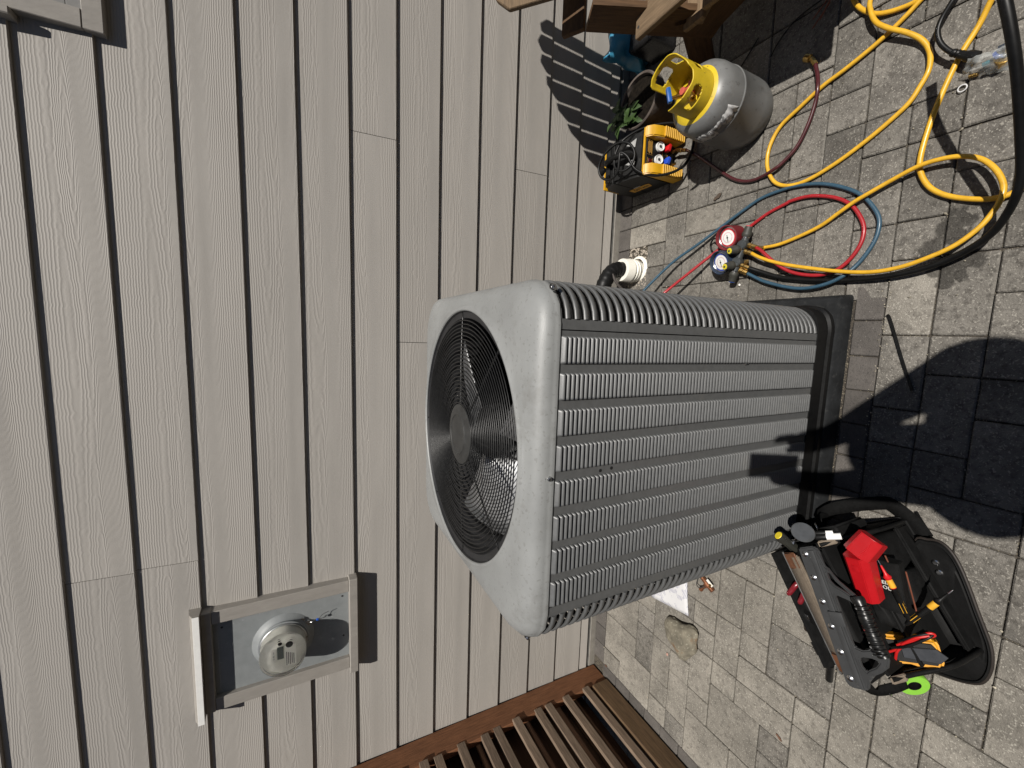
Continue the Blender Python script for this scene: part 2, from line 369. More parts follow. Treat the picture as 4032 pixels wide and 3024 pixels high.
HJ = [(1, -40, 40), (2, 2, 4), (3, 2, 6), (4, 2, 7), (5, 5, 7), (5, 2, 3), (7, 4, 6), (7, 1, 3), (8, 3, 8), (9, 4, 8), (10, 4, 5), (10, 6, 8), (10, 8, 9), (10, 2, 4), (11, -9, 6), (11, 8, 9), (12, -5, 5), (12, 5, 9), (13, -4, 3), (14, -10, -4),
      (2, -18, -15), (3, -16, -14), (4, -18, -13), (5, -18, -14), (6, -18, -14), (7, -16, -11), (8, -17, -16), (8, -14, -10), (9, -12, -9), (9, -16, -14), (10, -15, -12), (11, -14, -11), (12, -13, -10), (13, -12, -9), (14, -10, -5)]
vset = {(n, k) for n, a, b in VJ for k in range(a, b)}          # joint at left side n of row k
hset = {(k, n) for k, a, b in HJ for n in range(a, b)}          # joint on row line k over column n
PADX = (-.737, .190); PADY = (-1.184, -.19)
n0, n1, k0, k1 = -18, 14, 0, 17
used = {}
def blocked(n, k): return gx(n)+.5*A_ > PADX[0]-.0 and gx(n)+.5*A_ < PADX[1] and (gy(k)+gy(k+1))/2 < PADY[1] and (gy(k)+gy(k+1))/2 > PADY[0]
hole = {(3, 1)}
rects = []
rng = random.Random(3)
def fits(n, k, w_, h_):
    if n+w_ > n1 or k+h_ > k1: return False
    for i in range(n, n+w_):
        for j in range(k, k+h_):
            if (i, j) in used or blocked(i, j) or (i, j) in hole: return False
            if i > n and (i, j) in vset: return False
            if j > k and (j, i) in hset: return False
    return True
for k in range(k0, k1):
    for n in range(n0, n1):
        if (n, k) in used or blocked(n, k) or (n, k) in hole: continue
        if k == 0: sizes = [(1, 1)]
        else:
            sizes = [(2, 2), (2, 1), (1, 2), (1, 1)]
            u = rng.random()
            if u < .22: sizes = [(2, 1), (1, 2), (1, 1)]
            elif u < .34: sizes = [(1, 2), (2, 1), (1, 1)]
        for w_, h_ in sizes:
            if fits(n, k, w_, h_):
                for i in range(n, n+w_):
                    for j in range(k, k+h_): used[(i, j)] = 1
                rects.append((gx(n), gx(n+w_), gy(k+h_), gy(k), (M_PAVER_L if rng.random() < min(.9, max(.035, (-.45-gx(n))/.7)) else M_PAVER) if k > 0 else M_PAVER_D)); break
# darker soldier course in front of the condenser pad, and beside the fence
xs = [.192, .084, -.026, -.133, -.240, -.345, -.455, -.560, -.668, -.775]
for a, b in zip(xs[1:], xs): rects.append((a, b, -1.184, -1.107, M_PAVER_D))
for y in [-.086-.1076*i for i in range(0, 15)]: rects.append((-1.990, gx(-18), y-.1076, y, M_PAVER_D))
pm = {}
def paver_mesh(w_, h_, v, mt):
    key = (round(w_, 3), round(h_, 3), v, mt.name)
    if key not in pm:
        r_ = random.Random(hash(key[:3]) % 1000)
        bm = bmesh.new(); bm_box(bm, (-w_/2, -h_/2, -.06), (w_/2, h_/2, 0))
        top = [e for e in bm.edges if all(abs(vv.co.z) < 1e-6 for vv in e.verts)]
        side = [e for e in bm.edges if abs(e.verts[0].co.z-e.verts[1].co.z) > .01]
        bmesh.ops.bevel(bm, geom=side+top, offset=.0032, segments=1, affect='EDGES')
        for vv in bm.verts: vv.co.x += r_.uniform(-.0008, .0008); vv.co.y += r_.uniform(-.0008, .0008)
        me = bpy.data.meshes.new('paver'); bm.to_mesh(me); bm.free(); me.materials.append(mt); pm[key] = me
    return pm[key]
GAP = .0038
for x0, x1, y0, y1, mt in rects:
    o = bpy.data.objects.new('paver', paver_mesh(x1-x0-GAP, y1-y0-GAP, rng.randrange(3), mt)); COL.objects.link(o); o.parent = patio
    o.location = ((x0+x1)/2+rng.uniform(-.0006, .0006), (y0+y1)/2+rng.uniform(-.0006, .0006), rng.uniform(-.0028, 0.0))
    o.rotation_euler = (rng.uniform(-.006, .006), rng.uniform(-.006, .006), rng.uniform(-.004, .004))
# the paving beyond the picture, joined
bm = bmesh.new(); r_ = random.Random(11)
def rest(n, k, w_, h_):
    dz = r_.uniform(-.003, 0)
    bm_box(bm, (gx(n)+GAP/2, -.1076*(k+h_)+GAP/2, -.05+dz), (gx(n+w_)-GAP/2, -.1076*k-GAP/2, dz), .003)
for k in range(0, 36, 2):
    for n in range(-30, 34, 2):
        for (i, j) in ((n, k), (n+1, k), (n, k+1), (n+1, k+1)):
            pass
        inside = n+2 > n0-1 and n < n1 and k < k1
        if inside: continue
        rest(n, k, 2, 2) if r_.random() < .6 else (rest(n, k, 2, 1), rest(n, k+1, 1, 1), rest(n+1, k+1, 1, 1))
for n in range(n0-1, n1): rest(n, 17, 1, 1)
o = from_bm('paver_field', bm, M_PAVER, patio); o['kind'] = 'stuff'
# gravel in the open corner round the pipe
bm = bmesh.new(); r_ = random.Random(5)
for i in range(260):
    x = r_.uniform(.275, .468); y = r_.uniform(-.212, -.088); s = r_.uniform(.003, .009)
    mm = Matrix.Translation((x, y, -.008+r_.uniform(0, .006))) @ Matrix.Rotation(r_.uniform(0, 6), 4, 'Z') @ Matrix.Diagonal((s, s*r_.uniform(.5, 1), s*.6, 1))
    bmesh.ops.create_icosphere(bm, subdivisions=1, radius=1, matrix=mm)
M_GRAV = mat('gravel', (.33, .29, .24), .9, var=.5, scale=60)
o = from_bm('gravel', bm, M_GRAV); tag(o, 'small gravel and leaf litter in the open gap round the white pipe', 'gravel', kind='stuff')

# grit swept into the joints
bm = bmesh.new(); r_ = random.Random(21)
for i in range(900):
    if r_.random() < .62:
        if r_.random() < .5: x = gx(r_.randint(-17, 9))+r_.gauss(0, .004); y = r_.uniform(-1.6, -.05)
        else: x = r_.uniform(-1.85, 1.0); y = gy(r_.randint(1, 14))+r_.gauss(0, .004)
    elif r_.random() < .4: x = r_.uniform(-.7, .2); y = -1.184+r_.gauss(0, .006)
    else: x = r_.uniform(-1.85, 1.1); y = r_.uniform(-1.6, -.05)
    s = r_.uniform(.0008, .0026)*(1 if r_.random() < .93 else 1.8)
    mm = Matrix.Translation((x, y, .0003)) @ Matrix.Rotation(r_.uniform(0, 6), 4, 'Z') @ Matrix.Diagonal((s, s*r_.uniform(.5, 1), s*.7, 1))
    bmesh.ops.create_icosphere(bm, subdivisions=1, radius=1, matrix=mm)
o = from_bm('grit', bm, mat('grit', (.30, .27, .21), .9, var=.6, scale=30)); tag(o, 'fine sand grit scattered in the paver joints', 'grit', kind='stuff')

# ================================================================ AIR CONDITIONER
AX, AY, AH = -.2845, -.672, .4055
ZB, ZT = .134, 1.086
YF = AY-AH                      # front plane
ac = thing('air_conditioner', 'large grey outdoor air conditioner condenser with round top fan grille and louvered sides', 'air conditioner', (AX, AY, .057))
def loc_(p): return Vector(p)-Vector((AX, AY, .057))
def acobj(o): o.location = o.location-Vector((AX, AY, .057)); return o
# black base pan with feet bulging at the corners
def rsq(h, r, n=10):
    out = []
    for q, (sx, sy) in enumerate(((1, -1), (1, 1), (-1, 1), (-1, -1))):
        a0 = (-90+90*q)
        for i in range(n+1):
            a = math.radians(a0+90*i/n); out.append((sx*(h-r)+r*math.cos(a), sy*(h-r)+r*math.sin(a)))
    return out
def loft(name, loops, material, parent, sharp=40, cap_top=False, cap_bot=False):
    bm = bmesh.new(); rings = [[bm.verts.new(p) for p in lp] for lp in loops]; n = len(rings[0])
    for A, B in zip(rings, rings[1:]):
        for k in range(n): bm.faces.new((A[k], A[(k+1) % n], B[(k+1) % n], B[k]))
    if cap_top: bm.faces.new(rings[-1])
    if cap_bot: bm.faces.new(rings[0][::-1])
    bmesh.ops.recalc_face_normals(bm, faces=bm.faces)
    return from_bm(name, bm, material, parent, sharp)
def foot(p, amt):
    x, y = p; d = min(abs(abs(x)-.37), .3)+min(abs(abs(y)-.37), .3)
    f = 1+amt*max(0, 1-d/.16)
    return (x*f, y*f)
base = [[(*foot(p, .045), z) for p in rsq(AH-.002+o_, .10)] for o_, z in ((.006, 0), (.006, .02), (.0, .026), (-.002, ZB-.057), (-.03, ZB-.057))]
loft('base_pan', base, M_BLACK, ac, 40)
# front louvered panel
SX0, SX1 = -.586, .017
def afront(name, lo, hi, mt, bev=0): return acobj(box(name, lo, hi, mt, ac, bev))
panel = afront('front_panel', (SX0+.0012, YF, ZB), (SX1-.0012, YF+.004, ZT), M_AC)
def louver_bm(bm, off=(0, 0, 0), L_=.0575):
    """black mouth above a pressed lip that stands proud of the sheet"""
    ox, oy, oz = off
    fr = [(-.5, 0.0), (-.485, .55), (-.45, .95), (-.40, 1.0), (.40, 1.0), (.45, .95), (.485, .55), (.5, 0.0)]
    prof = [(0, .0046), (-.0036, .0022), (-.0068, -.0006), (-.0086, -.0030), (-.0084, -.0042), (-.0005, -.0044)]
    rows = [[bm.verts.new((ox+L_*f, oy+y*s-.0002, oz+z)) for y, z in prof] for f, s in fr]
    for A, B in zip(rows, rows[1:]):
        for i in range(len(prof)-1):
            f = bm.faces.new((A[i], A[i+1], B[i+1], B[i])); f.smooth = True
    h = .5*L_
    q = [(-h, -.0042), (-h+.002, -.0061), (h-.002, -.0061), (h, -.0042)]
    f = bm.faces.new([bm.verts.new((ox+x, oy-.0004, oz+z)) for x, z in q]); f.material_index = 1
cols = [-.0235, -.099, -.1745, -.2505, -.3275, -.4045, -.4795, -.5545]
PITCH = .01138; NL = 82
bm = bmesh.new(); louver_bm(bm); bmesh.ops.recalc_face_normals(bm, faces=bm.faces)
lm = bpy.data.meshes.new('louver'); bm.to_mesh(lm); bm.free(); lm.materials.append(M_AC); lm.materials.append(M_SLOT)
bm2 = bmesh.new()
for k in range(NL):
    zc = 1.0725-PITCH*k
    for cx in cols:
        if k < 37:
            o = bpy.data.objects.new('louver', lm); COL.objects.link(o); o.parent = panel
            o.location = Vector((cx, YF-.0003, zc))-Vector((AX, AY, .057))-panel.location
        else: louver_bm(bm2, Vector((cx, YF-.0003, zc))-Vector((AX, AY, .057))-panel.location)
o = from_bm('lower_louvers', bm2, [M_AC, M_SLOT], panel); o['kind'] = 'stuff'
for x, z in ((-.291, .957), (-.289, .925)): acobj(lathe('rivet_hole', [(0, .0006), (.004, .0005), (.004, 0)], M_SLOT, ac, (x, YF-.0004, z), (0, -1, 0), 10))
# slotted corner panels wrapped round the front edges, both sides
CR = .09
def corner_path(s, t_):
    """distance t_ from the seam along the outline; s=+1 right corner"""
    seam = SX1 if s > 0 else SX0
    flat = abs((AX+s*(AH-CR))-seam); arc = CR*math.pi/2
    if t_ <= flat: return Vector((seam+s*t_, YF, 0)), Vector((0, -1, 0))
    if t_ <= flat+arc:
        a = (t_-flat)/CR; c = Vector((AX+s*(AH-CR), YF+CR, 0)); n = Vector((s*math.sin(a), -math.cos(a), 0)); return c+n*CR, n
    return Vector((AX+s*AH, YF+CR+(t_-flat-arc), 0)), Vector((s, 0, 0))
def strip(name, s, ta, tb, z0, z1, prof, parent, steps=12):
    bm = bmesh.new(); rows = []
    for i in range(steps+1):
        p, n = corner_path(s, ta+(tb-ta)*i/steps)
        rows.append([bm.verts.new(loc_((p.x+n.x*o_, p.y+n.y*o_, z))) for o_, z in prof(z0, z1)])
    for A, B in zip(rows, rows[1:]):
        for i in range(len(A)-1): bm.faces.new((A[i], A[i+1], B[i+1], B[i]))
    bm.faces.new(rows[0]); bm.faces.new(rows[-1][::-1])
    bmesh.ops.recalc_face_normals(bm, faces=bm.faces)
    return from_bm(name, bm, M_AC, parent, 45)
plain = lambda a, b: [(-.002, a), (0, a), (0, b), (-.002, b), (-.002, a)]
lip = lambda a, b: [(-.003, a), (-.0005, a), (.0005, a+.001), (.0026, a+.0045), (.0042, (a+b)/2+.001), (.0044, b-.0035), (.0034, b-.0010), (.0012, b+.0003), (-.003, b-.001), (-.003, a)]
for s in (1, -1):
    cp = bpy.data.objects.new('corner_panel', None); COL.objects.link(cp); cp.parent = ac
    strip('edge_strip', s, .0012, .0225, ZB, ZT, plain, cp, 3)
    strip('edge_strip', s, .275, .34, ZB, ZT, plain, cp, 3)
    strip('top_rail', s, .0227, .2748, 1.0775, ZT, plain, cp, 14)
    nb = 41; pt = (1.0775-ZB)/nb
    for k in range(nb):
        zt = 1.0775-.0086-pt*k
        strip('slat', s, .0227, .2748, max(ZB, zt-(pt-.0086)), zt, lip, cp, 14)
    side = acobj(box('side_panel', (AX+s*AH-.002, YF+.325, ZB), (AX+s*AH+.0, AY+AH-.03, ZT), M_AC, ac))
acobj(box('back_panel', (AX-AH+.02, AY+AH-.002, ZB), (AX+AH-.02, AY+AH, ZT), M_AC, ac))
# coil seen through the slots and the mouth of the fan
ri = rsq(AH-.022, .085); 
coil = loft('coil', [[(x, y, ZB-.057+.005) for x, y in ri], [(x, y, ZT-.06) for x, y in ri]], M_COIL, ac)
coil_in = loft('inner_guard', [[(x*.86, y*.86, ZB-.057+.005) for x, y in ri], [(x*.86, y*.86, ZT-.062) for x, y in ri]], M_COIL, ac)
acobj(box('base_plate', (AX-.36, AY-.36, .075), (AX+.36, AY+.36, .08), M_COIL, ac))
# cover
NSEG = 96
def rsq_a(h, r):
    out = []
    for i in range(NSEG):
        a = 2*math.pi*i/NSEG; dx, dy = math.cos(a), math.sin(a); lo, hi = 0, 2
        for _ in range(40):
            mid = (lo+hi)/2; x, y = abs(dx*mid), abs(dy*mid); qx, qy = max(x-(h-r), 0), max(y-(h-r), 0)
            d = math.hypot(qx, qy)-r if (qx or qy) else -1
            if d > 0: hi = mid
            else: lo = mid
        out.append((dx*lo, dy*lo))
    return out
def circ(r): return [(r*math.cos(2*math.pi*i/NSEG), r*math.sin(2*math.pi*i/NSEG)) for i in range(NSEG)]
def mixl(a, b, t_): return [(p[0]*(1-t_)+q[0]*t_, p[1]*(1-t_)+q[1]*t_) for p, q in zip(a, b)]
zc0 = ZT-.057
loops = []
for h, r, z in ((AH-.001, .09, zc0-.004), (AH+.0035, .094, zc0-.004), (AH+.004, .094, zc0+.004), (AH+.003, .094, zc0+.0055), (AH+.003, .095, zc0+.012), (AH-.001, .098, zc0+.024), (AH-.010, .10, zc0+.035), (AH-.022, .105, zc0+.0425), (AH-.038, .11, zc0+.0465)):
    loops.append([(x, y, z) for x, y in rsq_a(h, r)])
inner = rsq_a(AH-.038, .11); ring = circ(.364)
sq = inner
for t_, z in ((.35, zc0+.0490), (.7, zc0+.0505), (1.0, zc0+.051)):
    # where the square side comes close to the ring the loops simply crowd together
    loops.append([(p[0], p[1], z) for p in mixl(sq, [(q[0], q[1]) for q in ring], t_)])
for r, z in ((.361, zc0+.0535), (.357, zc0+.0550), (.3535, zc0+.0538), (.352, zc0+.050)): loops.append([(x, y, z) for x, y in circ(r)])
loft('cover', loops, M_ACTOP, ac, 50)
M_SHROUD = mat('shroud', (.016, .016, .017), .5, var=.2, scale=25)
loft('fan_shroud', [[(x, y, z) for x, y in circ(r)] for r, z in ((.3518, zc0+.0498), (.349, zc0+.044), (.333, zc0+.0425), (.330, zc0+.038), (.328, zc0-.10))], M_SHROUD, ac)
for x, y, z, n in ((.102, YF+.012, 1.094, (.35, -1, .1)), (-.291, YF-.003, 1.094, (0, -1, .1)), (AX-AH-.002, YF+.06, 1.092, (-1, -.3, 0)), (.098, YF+.0, 1.121, (0, -1, .9))):
    if z > 1.12: continue
    o = lathe('screw', [(.0, .006), (.0035, .0055), (.005, .003), (.0052, 0), (.0085, -.0005), (.0085, -.003)], M_STEEL, ac, loc_((x, y, z)), n, 12)
acobj(lathe('screw', [(0, .005), (.005, .004), (.0052, 0), (.008, -.001)], M_STEEL, ac, (-.05, YF-.001, .47), (0, -1, 0), 10))
acobj(lathe('screw', [(0, .005), (.005, .004), (.0052, 0), (.008, -.001)], M_STEEL, ac, (-.56, YF-.001, .47), (0, -1, 0), 10))
# grille
gr = bpy.data.objects.new('fan_grille', None); COL.objects.link(gr); gr.parent = ac
gz = lambda r: zc0+.047+.008*(1-(r/.34)**2)
nr = 23
for i in range(nr):
    r = .091+(.326-.091)*i/(nr-1)
    bm = bmesh.new(); bm_tube(bm, [(r*math.cos(2*math.pi*k/64), r*math.sin(2*math.pi*k/64), gz(r)) for k in range(64)], .00175, 5, True)
    from_bm('ring_wire', bm, M_WIRE, gr)
for i in range(8):
    a = math.radians(3+45*i); pts = [(r*math.cos(a), r*math.sin(a), gz(r)-.0035) for r in (.075, .14, .2, .26, .32, .346)]
    pts.append((.350*math.cos(a), .350*math.sin(a), zc0+.047))
    tube('spoke_wire', pts, .0027, M_WIRE, gr, 6, 3)
M_HUB = mat('hub_grey', (.026, .026, .025), .5, var=.25, scale=30)
lathe('hub_cap', [(0, .006), (.054, .0055), (.0565, .0075), (.059, .0055), (.078, .003), (.086, 0), (.0865, -.006), (0, -.006)], M_HUB, gr, (0, 0, gz(.08)), sides=48)
# fan: three broad pitched blades and the motor
fan = bpy.data.objects.new('fan', None); COL.objects.link(fan); fan.parent = ac
for b_ in range(3):
    a0 = math.radians(196+120*b_); bm = bmesh.new(); G_ = []
    for i in range(9):
        row = []
        for j in range(7):
            r = .07+.245*j/6; sweep = -.12*(j/6)**1.5
            wdt = math.radians(80-6*(j/6)); a = a0+sweep+wdt*(i/8-.5)
            z = zc0-.075-(.085+.030*j/6)*(i/8-.5)-.02*((i/8-.5)**2)
            row.append(bm.verts.new((r*math.cos(a), r*math.sin(a), z)))
        G_.append(row)
    for i in range(8):
        for j in range(6): f = bm.faces.new((G_[i][j], G_[i+1][j], G_[i+1][j+1], G_[i][j+1])); f.smooth = True
    o = from_bm('blade', bm, M_ALU, fan); sm = o.modifiers.new('s', 'SOLIDIFY'); sm.thickness = .0015
lathe('motor', [(0, zc0-.02), (.06, zc0-.022), (.075, zc0-.03), (.075, zc0-.16), (0, zc0-.17)], M_BLACK, fan, sides=32)
lathe('fan_hub', [(.02, zc0-.04), (.08, zc0-.042), (.085, zc0-.075), (.03, zc0-.08)], M_COIL, fan, sides=32)

# pad under it
pad = thing('equipment_pad', 'black plastic equipment pad under the grey condenser', 'equipment pad', (-.2855, -.652, 0))
loft('slab', [[(x, y, z) for x, y in rsq(h, r, 3)] for h, r, z in ((.452, .012, 0), (.450, .012, .010), (.4445, .010, .048), (.438, .008, .0565), (.405, .004, .0568), (.403, .004, .0545))], M_PAD, pad, 30, cap_top=True)

# ================================================================ ELECTRIC METER
mt_ = thing('electric_meter', 'round glass electric meter on a grey steel panel framed in taupe trim boards', 'electric meter', (-1.245, 0, 1.36))
def lm_(o): o.location = o.location-Vector((-1.245, 0, 1.36)); return o
lm_(box('panel', (-1.398, -.010, 1.384), (-1.092, .012, 1.862), M_GALV, mt_))
lm_(box('panel_lip', (-1.394, -.0125, 1.842), (-1.096, -.0103, 1.858), M_GALV, mt_, .001))
lm_(box('frame_board', (-1.0945, -.030, 1.384), (-1.044, .015, 1.858), M_TRIM, mt_, .002))
lm_(box('frame_board', (-1.447, -.0305, 1.384), (-1.3955, .015, 1.858), M_TRIM, mt_, .002))
lm_(box('frame_board', (-1.447, -.0335, 1.8583), (-1.044, .015, 1.889), M_TRIM, mt_, .002))
lm_(box('sill', (-1.462, -.046, 1.349), (-1.034, .015, 1.3837), M_TRIM, mt_, .003))
# sloped metal cap on top
bm = bmesh.new()
for i, x in enumerate((-1.458, -1.033)):
    pass
pr = [(.012, 1.9295), (-.036, 1.920), (-.060, 1.906), (-.060, 1.889), (-.034, 1.8893), (.012, 1.8893)]
A = [bm.verts.new((-1.458, y, z)) for y, z in pr]; B = [bm.verts.new((-1.033, y, z)) for y, z in pr]
for i in range(6): bm.faces.new((A[i], B[i], B[(i+1) % 6], A[(i+1) % 6]))
bm.faces.new(A); bm.faces.new(B[::-1]); bmesh.ops.recalc_face_normals(bm, faces=bm.faces)
M_CAP = mat('cap_paint', (.58, .57, .545), .4, var=.05)
lm_(from_bm('cap', bm, M_TRIM, mt_))
lm_(box('cap_edge', (-1.459, -.0625, 1.8875), (-1.032, -.0603, 1.9075), M_CAP_SUNLIT, mt_, .0006))  # sunlight on the cap front is put into this whiter colour
MC = (-1.243, -.010, 1.628)
rel = lambda p: Vector(p)-Vector((-1.245, 0, 1.36))
lathe('socket_ring', [(.112, -.001), (.100, .006), (.092, .012), (.089, .016), (.0895, .024), (.086, .0255), (.082, .024), (.081, .006)], M_GALV, mt_, rel(MC), (0, -1, 0), 48)
M_METAL_RING = mat('meter_band', (.45, .455, .45), .3, metal=.8, var=.1)
lathe('clamp_band', [(.0815, .016), (.0845, .018), (.0845, .032), (.0815, .034)], M_METAL_RING, mt_, rel(MC), (0, -1, 0), 48)
M_MBODY = mat('meter_body', (.62, .61, .55), .35, var=.08, scale=20, coat=.3)
lathe('meter_base', [(.079, .02), (.079, .075), (.066, .084), (0, .085)], M_MBODY, mt_, rel(MC), (0, -1, 0), 48)
Mgl = bpy.data.materials.new('meter_glass'); Mgl.use_nodes = True; bs = Mgl.node_tree.nodes['Principled BSDF']
bs.inputs['Base Color'].default_value = (1, 1, .99, 1); bs.inputs['Roughness'].default_value = .05; bs.inputs['Transmission Weight'].default_value = 1.0; bs.inputs['IOR'].default_value = 1.25
lathe('glass_cover', [(.0805, .03), (.0800, .095), (.077, .103), (.070, .107), (.066, .1055), (0, .1055), (0, .1035), (.065, .1035), (.0695, .105), (.0755, .101), (.0782, .094), (.0785, .03)], Mgl, mt_, rel(MC), (0, -1, 0), 48)
M_WHITE = mat('white_plastic', (.72, .71, .66), .45, var=.05)
M_LCD = mat('lcd', (.10, .115, .11), .2, var=.1)
M_INK = mat('ink', (.03, .03, .03), .7, var=.1)
FY = MC[1]-.0855
def mface(name, x0, x1, z0, z1, m_, d=0.0): return lm_(box(name, (x0, FY-.0008-d, z0), (x1, FY-.0002-d, z1), m_, mt_))
cx, cz = MC[0], MC[2]
mface('display', cx-.012, cx+.040, cz-.002, cz+.020, M_LCD, .0004)
mface('label_plate', cx-.050, cx+.038, cz-.045, cz-.006, M_WHITE)
mface('label_plate', cx-.018, cx+.034, cz+.024, cz+.040, M_WHITE)
lathe('dial', [(0, .0025), (.012, .002), (.013, 0)], M_INK, mt_, rel((cx+.040, FY, cz-.022)), (0, -1, 0), 20)
lathe('port', [(0, .003), (.006, .0025), (.0075, 0)], M_BLACK, mt_, rel((cx+.052, FY, cz+.010)), (0, -1, 0), 16)
for i in range(5):
    mface('print_line', cx-.045+.004*(i % 2), cx+.012-.003*i, cz-.013-.0062*i, cz-.0105-.0062*i, M_INK, .0007)
text('print_line', '16 482 739', .0075, M_INK, mt_, axes(rel((cx+.008, FY-.0014, cz+.032)), (1, 0, 0), (0, 0, 1), (0, -1, 0)))
tube('seal_wire', [rel(p) for p in ((-1.190, -.022, 1.545), (-1.182, -.035, 1.525), (-1.176, -.030, 1.505))], .0012, M_STEEL, mt_, 6)
M_BLUE = mat('blue_plastic', (.02, .09, .42), .4, var=.1)
lm_(box('seal_tag', (-1.182, -.040, 1.500), (-1.172, -.034, 1.510), M_BLUE, mt_, .002))
tube('seal_wire', [rel(p) for p in ((-1.177, -.036, 1.500), (-1.165, -.030, 1.485), (-1.160, -.028, 1.462))], .0010, M_INK, mt_, 6)
for dx, dz in ((.066, -.066), (.048, -.086)): lathe('latch', [(0, .006), (.011, .006), (.013, 0)], M_STEEL, mt_, rel((cx+dx, -.013, cz+dz)), (0, -1, 0), 8)
for x, z in ((-1.118, 1.408), (-1.30, 1.405), (-1.126, 1.83)): lathe('panel_screw', [(0, .002), (.004, .001), (.004, 0)], M_INK, mt_, rel((x, -.0102, z)), (0, -1, 0), 10)

# ================================================================ SLATTED WOODEN FENCE (left)
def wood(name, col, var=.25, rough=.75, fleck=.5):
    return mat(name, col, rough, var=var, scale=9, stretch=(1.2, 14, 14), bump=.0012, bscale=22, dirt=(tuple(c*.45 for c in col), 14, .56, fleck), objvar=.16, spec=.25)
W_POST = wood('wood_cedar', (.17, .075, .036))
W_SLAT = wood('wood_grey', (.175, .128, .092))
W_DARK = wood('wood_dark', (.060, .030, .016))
fence = thing('slatted_fence', 'brown wooden slatted fence panel standing against the siding', 'fence', (-1.96, -.07, 0))
fo = Vector((-1.96, -.07, 0))
def fb(name, a, b, w_, t_, m_, up=(0, 0, 1), bev=.002): return beam(name, Vector(a)-fo, Vector(b)-fo, w_, t_, m_, fence, up, bev)
fb('post', (-1.983, -.066, .0), (-1.983, -.066, 2.6), .036, .128, W_POST, (0, 1, 0), .003)
zs = [.155, .288, .402, .466, .598, .706, .776, .897, 1.015, 1.083, 1.20, 1.31, 1.38, 1.49, 1.60, 1.67, 1.80, 1.9]
rg = random.Random(2)
for z in zs:
    fb('slat', (-1.968+rg.uniform(-.006, .006), -.112-rg.uniform(0, .012), z), (-1.968+rg.uniform(-.012, .012), -2.3, z+rg.uniform(-.012, .012)), .020, .040, W_SLAT, (0, 0, 1), .0015)
for i in range(14):
    z = .20+i*.135
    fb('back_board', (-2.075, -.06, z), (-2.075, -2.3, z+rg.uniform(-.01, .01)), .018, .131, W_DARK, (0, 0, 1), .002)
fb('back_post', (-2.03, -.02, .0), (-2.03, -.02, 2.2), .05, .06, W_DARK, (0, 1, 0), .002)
fb('bottom_board', (-1.966, -.135, .062), (-1.966, -2.3, .052), .036, .105, wood('wood_bottom', (.105, .066, .036)), (0, 0, 1), .003)
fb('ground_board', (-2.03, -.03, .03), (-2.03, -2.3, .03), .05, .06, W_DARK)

# ================================================================ ROCK, PAPER, VALVE
bm = bmesh.new(); bmesh.ops.create_icosphere(bm, subdivisions=4, radius=1)
from mathutils import noise as NZ
RO = [(-1.31, -.515), (-1.275, -.60), (-1.262, -.695), (-1.32, -.70), (-1.40, -.675), (-1.452, -.632), (-1.42, -.585), (-1.37, -.52)]
rc_ = Vector((-1.350, -.610, 0)); rr_ = sorted((math.atan2(y-rc_.y, x-rc_.x), math.hypot(x-rc_.x, y-rc_.y)) for x, y in RO)
def rock_r(a):
    for (a0, r0), (a1, r1) in zip(rr_, rr_[1:]+[(rr_[0][0]+2*math.pi, rr_[0][1])]):
        aa = a if a >= a0 else a+2*math.pi
        if a0 <= aa <= a1: f_ = (aa-a0)/(a1-a0); f_ = f_*f_*(3-2*f_); return r0*(1-f_)+r1*f_
    return .09
for v in bm.verts:
    p = v.co.copy(); n = NZ.fractal(p*1.9+Vector((3, 1, 7)), .8, 2.1, 5)*.09
    h = math.hypot(p.x, p.y); R0 = rock_r(math.atan2(p.y, p.x))*(1+n)*.93
    hh = h**.8
    v.co = Vector((p.x/max(h, 1e-5)*hh*R0, p.y/max(h, 1e-5)*hh*R0, p.z*(.036+.008*p.x-.006*p.y)*(1+n) if p.z > 0 else p.z*.030))
M_ROCK = mat('rock', (.165, .148, .112), .9, var=.35, scale=22, bump=.0016, bscale=160, spots=((.34, .32, .25), 90, .62, .6), dirt=((.17, .085, .035), 13, .58, .8))
o = from_bm('rock', bm, M_ROCK, None, 60); o.location = (-1.350, -.610, .024)
tag(o, 'mottled tan fieldstone lying on the pavers near the paper', 'rock')
